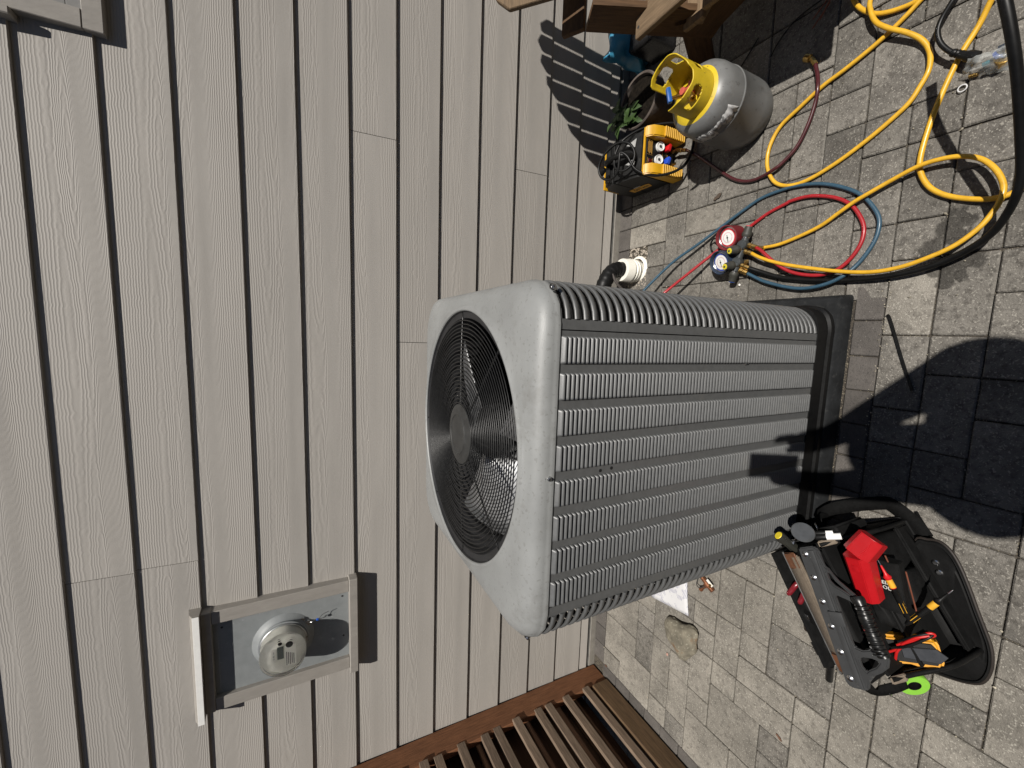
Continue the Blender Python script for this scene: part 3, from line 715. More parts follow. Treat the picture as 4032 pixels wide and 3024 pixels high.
# sheet of paper with form printing
bm = bmesh.new(); pq = [(-1.085, -.604), (-1.236, -.626), (-1.276, -.405), (-1.06, -.375)]
n = 10; Gp = []
for i in range(n+1):
    row = []
    for j in range(n+1):
        u, v = i/n, j/n
        p = (Vector(pq[0])*(1-u)*(1-v)+Vector(pq[1])*u*(1-v)+Vector(pq[2])*u*v+Vector(pq[3])*(1-u)*v)
        row.append(bm.verts.new((p.x+1.17, p.y+.5, .0025+.004*math.sin(u*3)*math.sin(v*4+1)**2)))
    Gp.append(row)
for i in range(n):
    for j in range(n): bm.faces.new((Gp[i][j], Gp[i+1][j], Gp[i+1][j+1], Gp[i][j+1]))
def paper_mat():
    M = bpy.data.materials.new('paper'); M.use_nodes = True; t = M.node_tree; L = t.links; b = t.nodes['Principled BSDF']; b.inputs['Roughness'].default_value = .8
    g = nd(t, 'ShaderNodeTexCoord'); mp = nd(t, 'ShaderNodeMapping'); mp.inputs['Rotation'].default_value = (0, 0, math.radians(10)); L.new(g.outputs['Object'], mp.inputs[0])
    sp = nd(t, 'ShaderNodeSeparateXYZ'); L.new(mp.outputs[0], sp.inputs[0])
    wv = nd(t, 'ShaderNodeTexWave', bands_direction='Y'); wv.inputs['Scale'].default_value = 46; wv.inputs['Distortion'].default_value = 0; L.new(mp.outputs[0], wv.inputs[0])
    nz = nd(t, 'ShaderNodeTexNoise'); nz.inputs['Scale'].default_value = 26; L.new(mp.outputs[0], nz.inputs['Vector'])
    m1 = nd(t, 'ShaderNodeMath', operation='GREATER_THAN'); m1.inputs[1].default_value = .62; L.new(wv.outputs['Fac'], m1.inputs[0])
    m2 = nd(t, 'ShaderNodeMath', operation='GREATER_THAN'); m2.inputs[1].default_value = .53; L.new(nz.outputs['Fac'], m2.inputs[0])
    mm = nd(t, 'ShaderNodeMath', operation='MULTIPLY'); L.new(m1.outputs[0], mm.inputs[0]); L.new(m2.outputs[0], mm.inputs[1])
    mx = nd(t, 'ShaderNodeMix', data_type='RGBA'); L.new(mm.outputs[0], mx.inputs[0]); mx.inputs[6].default_value = (.58, .58, .59, 1); mx.inputs[7].default_value = (.30, .30, .38, 1)
    L.new(mx.outputs[2], b.inputs['Base Color']); return M
o = from_bm('paper_sheet', bm, paper_mat(), None, 60); o.location = (-1.17, -.5, .001); tag(o, 'white printed form lying on the pavers by the rock', 'paper')
sm = o.modifiers.new('s', 'SOLIDIFY'); sm.thickness = .0006
text('heading', 'H-', .016, M_INK, o, axes((.060, -.062, .0062), (-.15, -1, 0), (1, -.15, 0), (0, 0, 1)))
M_BRASS = mat('brass', (.62, .40, .13), .28, metal=1.0, var=.15, scale=60)
M_COPPER = mat('copper', (.30, .13, .07), .4, metal=.8, var=.35, scale=50)
v_ = thing('copper_valve', 'small brown copper service valve lying left of the condenser', 'valve', (-1.03, -.712, 0), math.radians(60))
lathe('body', [(0, -.030), (.010, -.030), (.011, -.01), (.014, -.008), (.014, .010), (.010, .012), (.010, .032), (0, .032)], M_COPPER, v_, (0, 0, .014), (1, 0, 0), 12)
lathe('stem', [(0, 0), (.006, 0), (.006, .034), (.009, .036), (.009, .046), (0, .046)], M_COPPER, v_, (.0, 0, .014), (.1, 1, .2), 10)
lathe('stem', [(0, 0), (.005, 0), (.005, .026), (0, .028)], M_BRASS, v_, (-.015, 0, .016), (.2, -1, .5), 10)
lathe('cap', [(0, 0), (.009, 0), (.009, .012), (0, .013)], M_COPPER, v_, (.034, .0, .014), (1, .2, 0), 8)
box('tag', (-.02, -.030, .024), (.012, -.018, .0255), M_WHITE, v_)
tube('wire', [(.0, .01, .02), (.01, .035, .03), (.03, .045, .02), (.045, .03, .006)], .002, M_INK, v_, 6)

# ================================================================ WHITE PIPE with black boot
pipe = thing('drain_pipe', 'white plastic pipe rising from a gap in the pavers beside the condenser', 'pipe', (.352, -.150, 0))
M_PVC = mat('pvc', (.80, .78, .70), .4, var=.06, scale=20, dirt=((.62, .57, .42), 30, .62, .5))
lathe('riser', [(.048, -.03), (.048, .016), (.052, .018), (.056, .021), (.056, .026), (.051, .029), (.053, .033), (.057, .036), (.057, .042), (.052, .045), (.052, .052), (.058, .056), (.058, .062), (.056, .066), (.056, .098), (.0535, .102), (.036, .102), (.034, .09)], M_PVC, pipe, (0, 0, 0), (-.02, .0, 1), 40)
lathe('hub', [(.064, -.03), (.064, -.002), (.060, .003), (.050, .006)], M_PVC, pipe, (.012, -.006, 0), (.0, 0, 1), 32)
tube('boot', [(0, 0, .085), (-.002, .004, .125), (-.02, .010, .158), (-.06, .014, .185), (-.11, .02, .20), (-.17, .025, .205)], lambda i: .037-.0016*math.sin(i*2.1), M_BLACK, pipe, 18, 6)
tube('drain_line', [(-.03, -.02, .175), (-.075, -.028, .15), (-.11, -.035, .10), (-.13, -.04, .03)], .006, mat('grey_line', (.08, .07, .065), .5), pipe, 8)

# ================================================================ POT WITH PLANT
pot = thing('plant_pot', 'dusty brown clay pot holding a small green plant beside the siding', 'plant pot', (1.045, -.300, 0))
M_POT = mat('clay', (.095, .076, .064), .85, var=.25, scale=16, bump=.0008, bscale=120, dirt=((.19, .17, .15), 12, .56, .7))
lathe('pot', [(0, 0), (.078, 0), (.082, .004), (.100, .15), (.108, .152), (.112, .158), (.113, .198), (.109, .203), (.103, .200), (.100, .16), (.09, .155)], M_POT, pot, sides=40)
lathe('soil', [(0, .188), (.05, .190), (.100, .183), (.1015, .18)], mat('soil', (.009, .007, .005), .95, spec=.1, var=.6, scale=60, bump=.004, bscale=90), pot, sides=24)
M_LEAF = mat('leaf', (.032, .062, .015), .5, var=.3, scale=40, objvar=.25)
rl = random.Random(9)
def leaf(parent, p, d, size, name='leaf'):
    d = Vector(d).normalized(); s = d.cross(Vector((0, 0, 1))).normalized(); u = s.cross(d)
    bm = bmesh.new(); rows = []
    for t_, w_ in ((0, .04), (.12, .5), (.35, .95), (.6, .85), (.82, .45), (1, .02)):
        c = d*(size*t_)+u*(-.35*size*t_*t_)
        rows.append([bm.verts.new(c+s*(w_*size*.28)+u*(.10*size*w_)), bm.verts.new(c), bm.verts.new(c-s*(w_*size*.28)+u*(.10*size*w_))])
    for A, B in zip(rows, rows[1:]):
        for i in range(2): bm.faces.new((A[i], A[i+1], B[i+1], B[i])).smooth = True
    o = from_bm(name, bm, M_LEAF, parent); o.location = p
    return o
for st in range(7):
    a = rl.uniform(0, 6.28); bx_, by_ = .04*math.cos(a)-.015, .04*math.sin(a)+.02
    h = rl.uniform(.05, .13); tx, ty = bx_+rl.uniform(-.05, .05), by_+rl.uniform(.0, .07)
    tube('stem', [(bx_, by_, .16), ((bx_+tx)/2, (by_+ty)/2, .17+h*.6), (tx, ty, .17+h)], .0022, M_LEAF, pot, 6, 3)
    for k in range(6):
        f = .45+.55*k/5; an = rl.uniform(0, 6.28)
        leaf(pot, (bx_+(tx-bx_)*f, by_+(ty-by_)*f, .17+h*f), (math.cos(an), math.sin(an), rl.uniform(.0, .8)), rl.uniform(.035, .065))

# ================================================================ BLUE BAG and dark pot behind the chair
bm = bmesh.new(); bmesh.ops.create_grid(bm, x_segments=14, y_segments=14, size=.5)
for v in bm.verts:
    u, w_ = v.co.x+.5, v.co.y+.5
    f = NZ.noise(Vector((u*4, w_*4, 2)))*.02+NZ.noise(Vector((u*9, w_*9, 5)))*.012
    v.co = Vector((1.30+.26*u*(.35+.65*w_)-.01, -.13-.05*math.sin(w_*3)*math.sin(u*3.1)+f, .005+.235*w_+f*.5))
M_BAG = mat('blue_film', (.045, .24, .38), .3, var=.2, scale=14, spec=.6)
blue = from_bm('plastic_bag', bm, M_BAG, None, 60); sm = blue.modifiers.new('s', 'SOLIDIFY'); sm.thickness = .03
tag(blue, 'crumpled blue plastic sack leaning on the siding under the chair', 'sack')
bm = bmesh.new(); bm_box(bm, (-.06, -.07, 0), (.10, .07, .16), .02, 3)
for v in bm.verts: v.co += Vector((NZ.noise(v.co*20), NZ.noise(v.co*20+Vector((5, 0, 0))), NZ.noise(v.co*20+Vector((0, 9, 0)))))*.012
o = from_bm('plastic_sack', bm, mat('black_film', (.008, .008, .009), .25, var=.3, scale=25), None, 60); o.location = (1.37, -.24, 0); tag(o, 'glossy black plastic sack in the shade beside the blue one', 'sack')

# ================================================================ ADIRONDACK CHAIR (right edge)
W_CH = wood('wood_chair', (.19, .132, .08), .25); W_CH2 = wood('wood_chair_brown', (.085, .048, .024), .3)
chair = thing('adirondack_chair', 'weathered wooden chair with slatted fan back at the edge of the picture', 'chair', (1.42, -.75, 0))
co = Vector((1.42, -.75, 0))
def cb(name, a, b, w_, t_, m_, up=(0, 0, 1), bev=.005, seg=2): return beam(name, Vector(a)-co, Vector(b)-co, w_, t_, m_, chair, up, bev, seg)
def back_pt(x, z0):                     # where the sun ray through a wall point crosses the reclined back
    t_ = (1.083-.75*z0)/2.3125
    return Vector((x+.50*t_, -t_, z0+1.75*t_))
edges_t = [(.862, .165), (.954, .277), (1.046, .374), (1.128, .443), (1.221, .497), (1.307, .528), (1.389, .536), (1.458, .507)]
edges_b = [(.885, .10), (.967, .10), (1.051, .10), (1.128, .10), (1.209, .10), (1.281, .11), (1.350, .11), (1.410, .12)]
bn = Vector((0, -.8, .6))               # the back faces the camera side
for i in range(7):
    t0, t1 = back_pt(*edges_t[i]), back_pt(*edges_t[i+1]); b0, b1 = back_pt(*edges_b[i]), back_pt(*edges_b[i+1])
    dn = Vector((0, -.6, -.8))
    b0 = b0+dn*.16; b1 = b1+dn*.16
    ax_ = Vector((1, 0, 0)); g_ = .006
    bm = bmesh.new(); f_ = []
    mid = (t0+t1)/2+Vector((0, .6, .8))*.012
    for p in (b0+ax_*g_, b1-ax_*g_, t1-ax_*g_, mid, t0+ax_*g_): f_.append(bm.verts.new(p-co))
    fc = bm.faces.new(f_); r = bmesh.ops.extrude_face_region(bm, geom=[fc]); bmesh.ops.translate(bm, vec=bn*.018, verts=[q for q in r['geom'] if isinstance(q, bmesh.types.BMVert)])
    bmesh.ops.recalc_face_normals(bm, faces=bm.faces); bmesh.ops.bevel(bm, geom=list(bm.edges), offset=.003, segments=1, affect='EDGES')
    from_bm('back_slat', bm, W_CH, chair, 35)
cb('back_rail', (1.085, -.432, .645), (1.78, -.432, .645), .085, .022, W_CH2, (0, -.5, .85))
cb('back_rail', (1.12, -.62, .30), (1.75, -.62, .30), .06, .022, W_CH2, (0, -.5, .85))
# arms, rails, legs on both sides
for sx in (1.115, 1.735):
    cb('arm', (sx, -.545, .447), (sx, -1.22, .462), .105, .024, W_CH, (0, 0, 1), .008, 3)
    cb('seat_rail', (sx+.03, -.60, .215), (sx+.03, -1.20, .385), .026, .12, W_CH2)
    cb('rear_leg', (sx+.03, -.46, .60), (sx+.03, -.67, .17), .024, .13, W_CH2, (0, -.9, .4))
    cb('rear_foot', (sx+.03, -.47, .0), (sx+.03, -.62, .25), .024, .09, W_CH2, (0, -.9, .4))
    cb('front_leg', (sx+.055, -1.13, .0), (sx+.055, -1.13, .43), .024, .10, W_CH2, (0, 1, 0))
    cb('arm_brace', (sx+.03, -.640, .245), (sx+.03, -.80, .345), .03, .022, W_CH, (0, 0, 1))
    for k in range(2): lathe('screw', [(0, .001), (.005, .0008), (.005, 0)], M_INK, chair, Vector((sx-.02+.04*k, -.562-.012*k, .4596))-co, (0, 0, 1), 8)
for i in range(6):
    y = -.66-.1*i; z = .275+.0283*10*(i*.1)
    cb('seat_slat', (1.10, y, z+.02), (1.78, y, z+.02), .082, .02, W_CH)

# ================================================================ REFRIGERANT CYLINDER
cyl = thing('refrigerant_cylinder', 'grey steel refrigerant cylinder with yellow collar handle standing on the pavers', 'gas cylinder', (.860, -.683, 0))
M_CG = mat('cylinder_grey', (.150, .152, .150), .38, var=.1, scale=14, spots=((.07, .068, .065), 60, .65, .7), dirt=((.115, .112, .108), 16, .54, .7))
M_YEL = mat('yellow_paint', (.58, .42, .018), .42, var=.14, scale=16, spots=((.16, .11, .02), 55, .66, .85), dirt=((.38, .27, .02), 20, .58, .6))
lathe('tank', [(0, .012), (.080, .012), (.096, .0), (.101, .0), (.108, .012), (.118, .045), (.1195, .07), (.1195, .181), (.1215, .184), (.1215, .190), (.1192, .193), (.1190, .245), (.1145, .266), (.104, .282), (.0905, .290)], M_CG, cyl, sides=56)
lathe('shoulder', [(.0905, .2901), (.075, .2985), (.055, .303), (.02, .306), (0, .306)], M_YEL, cyl, sides=56)
# collar: curved sheet with hand holes, open at the back left
def collar(R_, z0, z1fn, a0, a1, holes, name):
    bm = bmesh.new(); na = 110; nz = 36; G_ = []
    for i in range(na+1):
        a = math.radians(a0+(a1-a0)*i/na); zt = z1fn(i/na)
        G_.append([bm.verts.new((R_*math.cos(a), R_*math.sin(a), z0+(zt-z0)*j/nz)) for j in range(nz+1)])
    for i in range(na):
        for j in range(nz):
            u, v = (i+.5)/na, (j+.5)/nz
            zz = z0+(z1fn(u)-z0)*v
            if any(((u-hu)/hw)**4+((zz-hz)/hh)**4 < 1 for hu, hw, hz, hh in holes): continue
            bm.faces.new((G_[i][j], G_[i+1][j], G_[i+1][j+1], G_[i][j+1])).smooth = True
    o = from_bm(name, bm, M_YEL, cyl, 60); s_ = o.modifiers.new('s', 'SOLIDIFY'); s_.thickness = .0035
    return o
# the opening of the collar faces the house; tall lobe towards the right, low lobe towards the camera
ZT_ = [(0, .408), (.1, .412), (.2, .405), (.33, .395), (.40, .398), (.46, .417), (.56, .446), (.66, .444), (.78, .438), (.92, .436), (.98, .430), (1, .420)]
def ztop(u):
    for (u0, z0_), (u1, z1_) in zip(ZT_, ZT_[1:]):
        if u <= u1: f_ = (u-u0)/(u1-u0); f_ = f_*f_*(3-2*f_); return z0_*(1-f_)+z1_*f_
    return .42
collar(.079, .296, ztop, 175, 435, [(.20, .105, .362, .020), (.865, .085, .395, .024), (.50, .045, .362, .016), (.68, .05, .40, .018)], 'collar')
lathe('valve_body', [(0, 0), (.014, 0), (.016, .010), (.016, .030), (.012, .034), (.012, .05), (0, .05)], mat('valve_red', (.52, .10, .07), .45, var=.15), cyl, (0, .0, .304), (.0, .05, 1), 14)
lathe('valve_stem', [(0, 0), (.009, 0), (.009, .020), (.006, .022), (.006, .040), (0, .04)], M_BRASS, cyl, (-.005, .012, .340), (-.25, .55, .8), 12)
M_BLUEK = mat('blue_knob', (.015, .10, .36), .35, var=.1)
hk = beam('hand_wheel', (-.034, .028, .378), (.016, .036, .386), .017, .015, M_BLUEK, cyl, (-.25, .55, .8), .005, 2)
lathe('valve_port', [(.004, .022), (.010, .022), (.011, .020), (.011, 0), (0, 0)], M_BRASS, cyl, (-.012, -.012, .325), (-.8, -.6, .15), 12)
lathe('valve_port', [(.004, .022), (.009, .022), (.009, 0), (0, 0)], mat('valve_red'  , (.5, .1, .07)), cyl, (.012, -.006, .325), (.8, -.3, .15), 12)
lathe('relief_plug', [(0, .014), (.010, .013), (.011, 0)], M_YEL, cyl, (.035, -.025, .302), (0, 0, 1), 12)
# torn label on the body
def torn(o_a, o_b, z0, z1, R_, material, name, seed):
    r_ = random.Random(seed); bm = bmesh.new(); na = 26; top = []; bot = []; mid = []
    for i in range(na+1):
        u = i/na; a = math.radians(o_a+(o_b-o_a)*u); sh = .004*u
        zt = z1+sh+r_.uniform(-.006, .004)*(1+2*math.sin(u*math.pi)*0); zb = z0+sh+r_.uniform(-.004, .010)+(.022 if .45 < u < .62 else 0)
        if i in (0, na): zt = zb+.004
        e = r_.choice((0, 0, 0, .004))
        top.append(bm.verts.new(((R_+e)*math.cos(a), (R_+e)*math.sin(a), zt))); bot.append(bm.verts.new((R_*math.cos(a), R_*math.sin(a), zb)))
    for i in range(na): bm.faces.new((bot[i], bot[i+1], top[i+1], top[i]))
    o = from_bm(name, bm, material, cyl, 30); s_ = o.modifiers.new('s', 'SOLIDIFY'); s_.thickness = .0007; s_.offset = 1
    return o
M_TORN = mat('torn_label', (.40, .395, .39), .7, var=.25, scale=30, spots=((.10, .10, .10), 55, .56, .85))
o = torn(164, 242, .192, .243, .1205, M_TORN, 'torn_label', 4); o['label'] = 'torn grey paper label'

# ================================================================ RECOVERY MACHINE
rm = thing('recovery_machine', 'black and yellow refrigerant recovery machine with two dials standing by the siding', 'recovery machine', (.812, -.250, 0))
ro = Vector((.812, -.250, 0))
M_RB = mat('machine_black', (.010, .010, .010), .48, spec=.3, var=.35, scale=22, dirt=((.055, .053, .05), 26, .58, .6))
M_RY = mat('machine_yellow', (.56, .30, .010), .42, var=.06, scale=25)
def rbx(name, lo, hi, m_, bev=0, seg=1, par=None):
    o = box(name, Vector(lo)-ro, Vector(hi)-ro, m_, par or rm, bev, seg); return o
bm = bmesh.new()
prof = [(-.352, .006), (-.352, .196), (-.300, .212), (-.235, .222), (-.205, .226), (-.185, .231), (-.130, .214), (-.112, .198), (-.100, .10), (-.105, .006)]
A = [bm.verts.new((.722-ro.x, y-ro.y, z)) for y, z in prof]; B = [bm.verts.new((.913-ro.x, y-ro.y, z)) for y, z in prof]
n = len(prof)
for i in range(n): bm.faces.new((A[i], B[i], B[(i+1) % n], A[(i+1) % n]))
bm.faces.new(A); bm.faces.new(B[::-1]); bmesh.ops.recalc_face_normals(bm, faces=bm.faces)
bmesh.ops.bevel(bm, geom=[e for e in bm.edges if e.calc_face_angle(0) > .35], offset=.011, segments=3, affect='EDGES')
from_bm('housing', bm, M_RB, rm, 40)
rbx('lid_back', (.735, -.180, .222), (.900, -.150, .236), M_RB, .005, 2)
rbx('rear_bumper', (.726, -.104, .10), (.909, -.094, .200), M_RY, .006, 2)
rbx('seam', (.7205, -.2055, .02), (.9145, -.2035, .2345), M_BLACK, .0008)
# yellow front frame: rim over the panel and two ribbed bumpers
rbx('front_rim', (.722, -.361, .194), (.913, -.3525, .203), M_RY, .003, 2)
for s, xa in ((0, .718), (1, .872)):
    bm = bmesh.new(); pf = [(-.353, .008), (-.353, .200), (-.366, .203), (-.392, .185), (-.404, .145), (-.407, .012)]
    A = [bm.verts.new((xa-ro.x, y-ro.y, z)) for y, z in pf]; B = [bm.verts.new((xa+.044-ro.x, y-ro.y, z)) for y, z in pf]; n = len(pf)
    for i in range(n): bm.faces.new((A[i], B[i], B[(i+1) % n], A[(i+1) % n]))
    bm.faces.new(A); bm.faces.new(B[::-1]); bmesh.ops.recalc_face_normals(bm, faces=bm.faces)
    bmesh.ops.bevel(bm, geom=list(bm.edges), offset=.004, segments=2, affect='EDGES')
    bp_ = from_bm('bumper', bm, M_RY, rm, 40)
    for k in range(11):
        z = .016+k*.0112
        rbx('rib', (xa+.001, -.4125, z), (xa+.043, -.400, z+.0062), M_RY, .002, 1)
rbx('panel', (.7625, -.362, .030), (.8715, -.3525, .190), M_BLACK, .001)
M_FACE = mat('dial_white', (.75, .75, .73), .3, var=.04, coat=.5)
for x, z in ((.848, .118), (.793, .122)):
    lathe('gauge', [(.0, .010), (.0165, .010), (.018, .013), (.0195, .013), (.020, .010), (.020, 0)], [M_FACE], rm, Vector((x, -.362, z))-ro, (0, -1, .15), 28)
    lathe('gauge_hub', [(0, .0125), (.0055, .012), (.006, .010)], M_INK, rm, Vector((x, -.3625, z))-ro, (0, -1, .15), 16)
    beam('gauge_needle', Vector((x, -.3735, z+.002))-ro, Vector((x-.009, -.3735, z-.009))-ro, .002, .0008, M_INK, rm, (0, -1, 0), 0)
M_RED = mat('red_plastic', (.55, .012, .016), .38, var=.08)
M_BLU2 = mat('blue_valve', (.02, .075, .50), .4, var=.08)
for x, m_ in ((.848, M_RED), (.793, M_BLU2)):
    lathe('valve_boss', [(0, .006), (.012, .006), (.013, 0)], m_, rm, Vector((x, -.362, .078))-ro, (0, -1, 0), 16)
    beam('valve_knob', Vector((x-.015, -.378, .083))-ro, Vector((x+.015, -.378, .073))-ro, .016, .022, m_, rm, (0, -1, 0), .003, 2)
    lathe('port', [(0, 0), (.008, 0), (.008, .010), (.006, .012), (.006, .026), (.0045, .026), (0, .026)], M_BRASS, rm, Vector((x-.004, -.362, .042))-ro, (0, -1, -.12), 10)
rbx('switch', (.774, -.3655, .158), (.789, -.3622, .178), mat('switch_red', (.09, .006, .006), .3), .001)
M_OR = mat('orange_print', (.55, .30, .06), .6, var=.1)
for z0, z1, x0, x1 in ((.153, .1542, .770, .793), (.182, .1832, .770, .793), (.155, .186, .8065, .8073), (.155, .186, .8665, .8673), (.0950, .0958, .768, .868)): rbx('panel_line', (x0, -.3627, z0), (x1, -.3621, z1), M_OR)
for k in range(6): rbx('print_line', (.811+.003*(k % 3), -.3627, .158+.0045*k), (.864-.004*(k % 2), -.3621, .1596+.0045*k), M_OR)
text('print_line', 'OUT', .008, M_OR, rm, axes(Vector((.864, -.3629, .062))-ro, (1, 0, 0), (0, 0, 1), (0, -1, 0)), .0002)
text('print_line', 'IN', .008, M_OR, rm, axes(Vector((.822, -.3629, .066))-ro, (1, 0, 0), (0, 0, 1), (0, -1, 0)), .0002)
# side label
pl = prism('side_label', [(-.060, -.020), (.050, -.020), (.060, .010), (.045, .016), (-.060, .016)], .0008, mat('label_orange', (.60, .30, .02), .5, var=.06), rm, axes(Vector((.7212, -.232, .085))-ro, (0, -1, 0), (0, 0, 1), (-1, 0, 0)))
text('lettering', 'G5Twin', .028, M_INK, rm, axes(Vector((.7198, -.232, .083))-ro, (0, -1, 0), (0, 0, 1), (-1, 0, 0)))
text('lettering', 'Appion', .014, M_FACE, rm, axes(Vector((.7200, -.232, .110))-ro, (0, -1, 0), (0, 0, 1), (-1, 0, 0)))
# carrying handle and warning plates on top
tube('handle', [Vector(p)-ro for p in ((.812, -.165, .215), (.812, -.175, .250), (.812, -.200, .266), (.812, -.245, .268), (.812, -.285, .256), (.812, -.300, .215))], .0125, M_BLACK, rm, 12, 5)
M_GREYL = mat('grey_sticker', (.34, .34, .33), .45, var=.15, scale=40)
def tri(pts, m_, name='warning_plate'):
    bm = bmesh.new(); f = bm.faces.new([bm.verts.new(Vector(p)-ro) for p in pts]); r = bmesh.ops.extrude_face_region(bm, geom=[f]); bmesh.ops.translate(bm, vec=(0, 0, .001), verts=[q for q in r['geom'] if isinstance(q, bmesh.types.BMVert)])
    bmesh.ops.recalc_face_normals(bm, faces=bm.faces); return from_bm(name, bm, m_, rm)
tri([(.845, -.315, .2125), (.880, -.320, .2110), (.862, -.272, .2235)], M_GREYL)
tri([(.765, -.315, .2125), (.800, -.320, .2110), (.782, -.272, .2235)], M_GREYL)
# coiled power cord thrown over the top
M_CORD = mat('cord', (.005, .005, .005), .42, var=.2, spec=.3)
cord = thing('coiled_cable', 'coiled black power cable draped over the recovery machine', 'cable', (.80, -.25, .24))
c_o = Vector((.80, -.25, .24))
pts = [(.905, -.45, .02), (.935, -.41, .09), (.925, -.34, .18), (.885, -.285, .245), (.845, -.255, .262), (.80, -.245, .266), (.765, -.255, .264), (.745, -.29, .252), (.765, -.325, .236), (.81, -.335, .232), (.855, -.31, .248), (.865, -.26, .272), (.835, -.205, .292), (.79, -.175, .296), (.745, -.185, .286), (.725, -.225, .268), (.745, -.265, .262), (.79, -.28, .268), (.82, -.285, .268), (.80, -.31, .25), (.745, -.335, .222), (.715, -.38, .17), (.725, -.43, .10), (.765, -.455, .05), (.83, -.46, .022), (.90, -.455, .012)]
tube('cable', [Vector(p)-c_o for p in pts], .0056, M_CORD, cord, 8, 8)
lathe('plug', [(0, 0), (.008, 0), (.012, .01), (.012, .032), (.009, .036), (0, .036)], M_CORD, cord, Vector((.775, -.205, .285))-c_o, (-.4, .8, -.1), 12)

# ================================================================ GAUGE MANIFOLD
mfp = Vector((0.347, -0.704, 0))
mf = thing('gauge_manifold', 'refrigerant manifold with red and blue dial gauges lying on the pavers', 'gauge manifold', mfp)
M_MB = mat('manifold_grey', (.045, .05, .052), .42, var=.12)
M_KN = mat('knob_grey', (.038, .038, .032), .55, var=.15)
def mp_(p): return Vector(p)-mfp
e0, e1 = Vector((0.397, -0.757, 0.046)), Vector((0.28, -0.725, 0.046))
dm = (e1-e0).normalized(); sm_ = dm.cross(Vector((0, 0, 1))).normalized()
tube('body', [mp_(e0), mp_(e0.lerp(e1, .5)), mp_(e1)], .0125, M_MB, mf, 12, 3)
for f_ in (.22, .74): lathe('valve_block', [(0, -.014), (.017, -.014), (.019, -.010), (.019, .012), (.016, .016), (0, .016)], M_MB, mf, mp_(e0.lerp(e1, f_)), (0, 0, 1), 16)
def knob(p, d, name='knob', capm=None):
    d = Vector(d).normalized()
    lathe('knob_ring', [(0, 0), (.0135, 0), (.0135, .004), (0, .004)], M_STEEL, mf, mp_(p), d, 16)
    lathe(name, [(0, .004), (.0155, .004), (.0175, .010), (.0175, .017), (.0150, .021), (.0140, .036), (.012, .041), (0, .041)], M_KN, mf, mp_(p), d, 10)
    if capm: lathe('knob_cap', [(0, .0435), (.0105, .0432), (.0115, .0405)], capm, mf, mp_(p), d, 8); lathe('knob_screw', [(0, .0450), (.004, .0447), (.0045, .043)], M_INK, mf, mp_(p), d, 8)
M_YC = mat('yellow_cap', (.62, .52, .03), .4, var=.05)
knob(e0, -dm+Vector((0, 0, .05)), capm=mat('red_cap', (.5, .03, .04), .4)); knob(e1, dm+Vector((0, 0, -.1)), capm=M_BLUE)
knob(e0.lerp(e1, .26)+Vector((-.010, .006, .014)), Vector((-.25, .25, 1)), capm=M_YC); knob(e0.lerp(e1, .74)+Vector((-.010, .006, .014)), Vector((-.25, .2, 1)), capm=M_YC)
M_BR = mat('boot_red', (.135, .010, .014), .5, var=.12); M_BBL = mat('boot_blue', (.018, .03, .055), .5, var=.15)
M_RIMR = mat('dial_red', (.42, .02, .03), .35, var=.05); M_RIMB = mat('dial_blue', (.03, .06, .30), .35, var=.05)
for (ctr, back, bt, rimm) in (((0.404, -0.699, 0.078), (0.415, -0.702, 0.03), M_BR, M_RIMR), ((0.314, -0.676, 0.074), (0.329, -0.683, 0.028), M_BBL, M_RIMB)):
    ctr = Vector(ctr); back = Vector(back); ax_ = (ctr-back); hgt = ax_.length; ax_.normalize()
    gg = lathe('gauge', [(0, -.012), (.030, -.012), (.040, -.008), (.0415, .0), (.043, hgt-.008), (.046, hgt-.006), (.046, hgt+.002), (.0435, hgt+.003), (.0415, hgt), (.040, hgt-.010)], bt, mf, mp_(back), ax_, 40)
    lathe('bezel', [(.040, .0005), (.036, .0015), (.0335, -.001)], M_STEEL, gg, (0, 0, hgt-.008), (0, 0, 1), 40)
    lathe('dial', [(.0335, 0), (.0290, .0002), (.028, .0003)], rimm, gg, (0, 0, hgt-.009), (0, 0, 1), 40)
    lathe('dial', [(.028, .0003), (.021, .0005), (.020, .0006)], M_FACE, gg, (0, 0, hgt-.009), (0, 0, 1), 40)
    lathe('dial', [(.020, .0006), (.017, .0007)], mat('dial_pink', (.62, .42, .44), .4), gg, (0, 0, hgt-.009), (0, 0, 1), 40)
    lathe('dial', [(.017, .0007), (.008, .0010), (0, .0012)], M_FACE, gg, (0, 0, hgt-.009), (0, 0, 1), 40)
    beam('needle', (-.013, .010, hgt-.006), (.008, -.006, hgt-.006), .0022, .0006, M_INK, gg, (0, 0, 1), 0)
    lathe('needle_hub', [(0, .002), (.003, .0018), (.003, 0)], M_INK, gg, (0, 0, hgt-.0068), (0, 0, 1), 10)
tube('hook', [mp_(p) for p in ((0.413, -0.645, 0.055), (0.424, -0.608, 0.03), (0.409, -0.582, 0.012), (0.387, -0.585, 0.008), (0.374, -0.595, 0.008))], .0035, M_BLACK, mf, 8, 4)
def port(a, b, name='port_fitting'):
    a = Vector(a); b = Vector(b); L_ = (b-a).length
    lathe(name, [(0, 0), (.0065, 0), (.0065, L_*.2), (.0095, L_*.22), (.0095, L_*.5), (.0075, L_*.55), (.0075, L_*.62), (.0088, L_*.64), (.0088, L_*.95), (.006, L_), (0, L_)], M_BRASS, mf, mp_(a), b-a, 8)
port((0.373, -0.761, 0.045), (0.357, -0.793, 0.035)); port((0.352, -0.747, 0.045), (0.339, -0.777, 0.032)); port((0.363, -0.771, 0.02), (0.352, -0.811, 0.016)); port((0.306, -0.733, 0.045), (0.285, -0.772, 0.03)); port((0.287, -0.728, 0.035), (0.269, -0.76, 0.022)); port((0.309, -0.747, 0.03), (0.314, -0.761, 0.02))

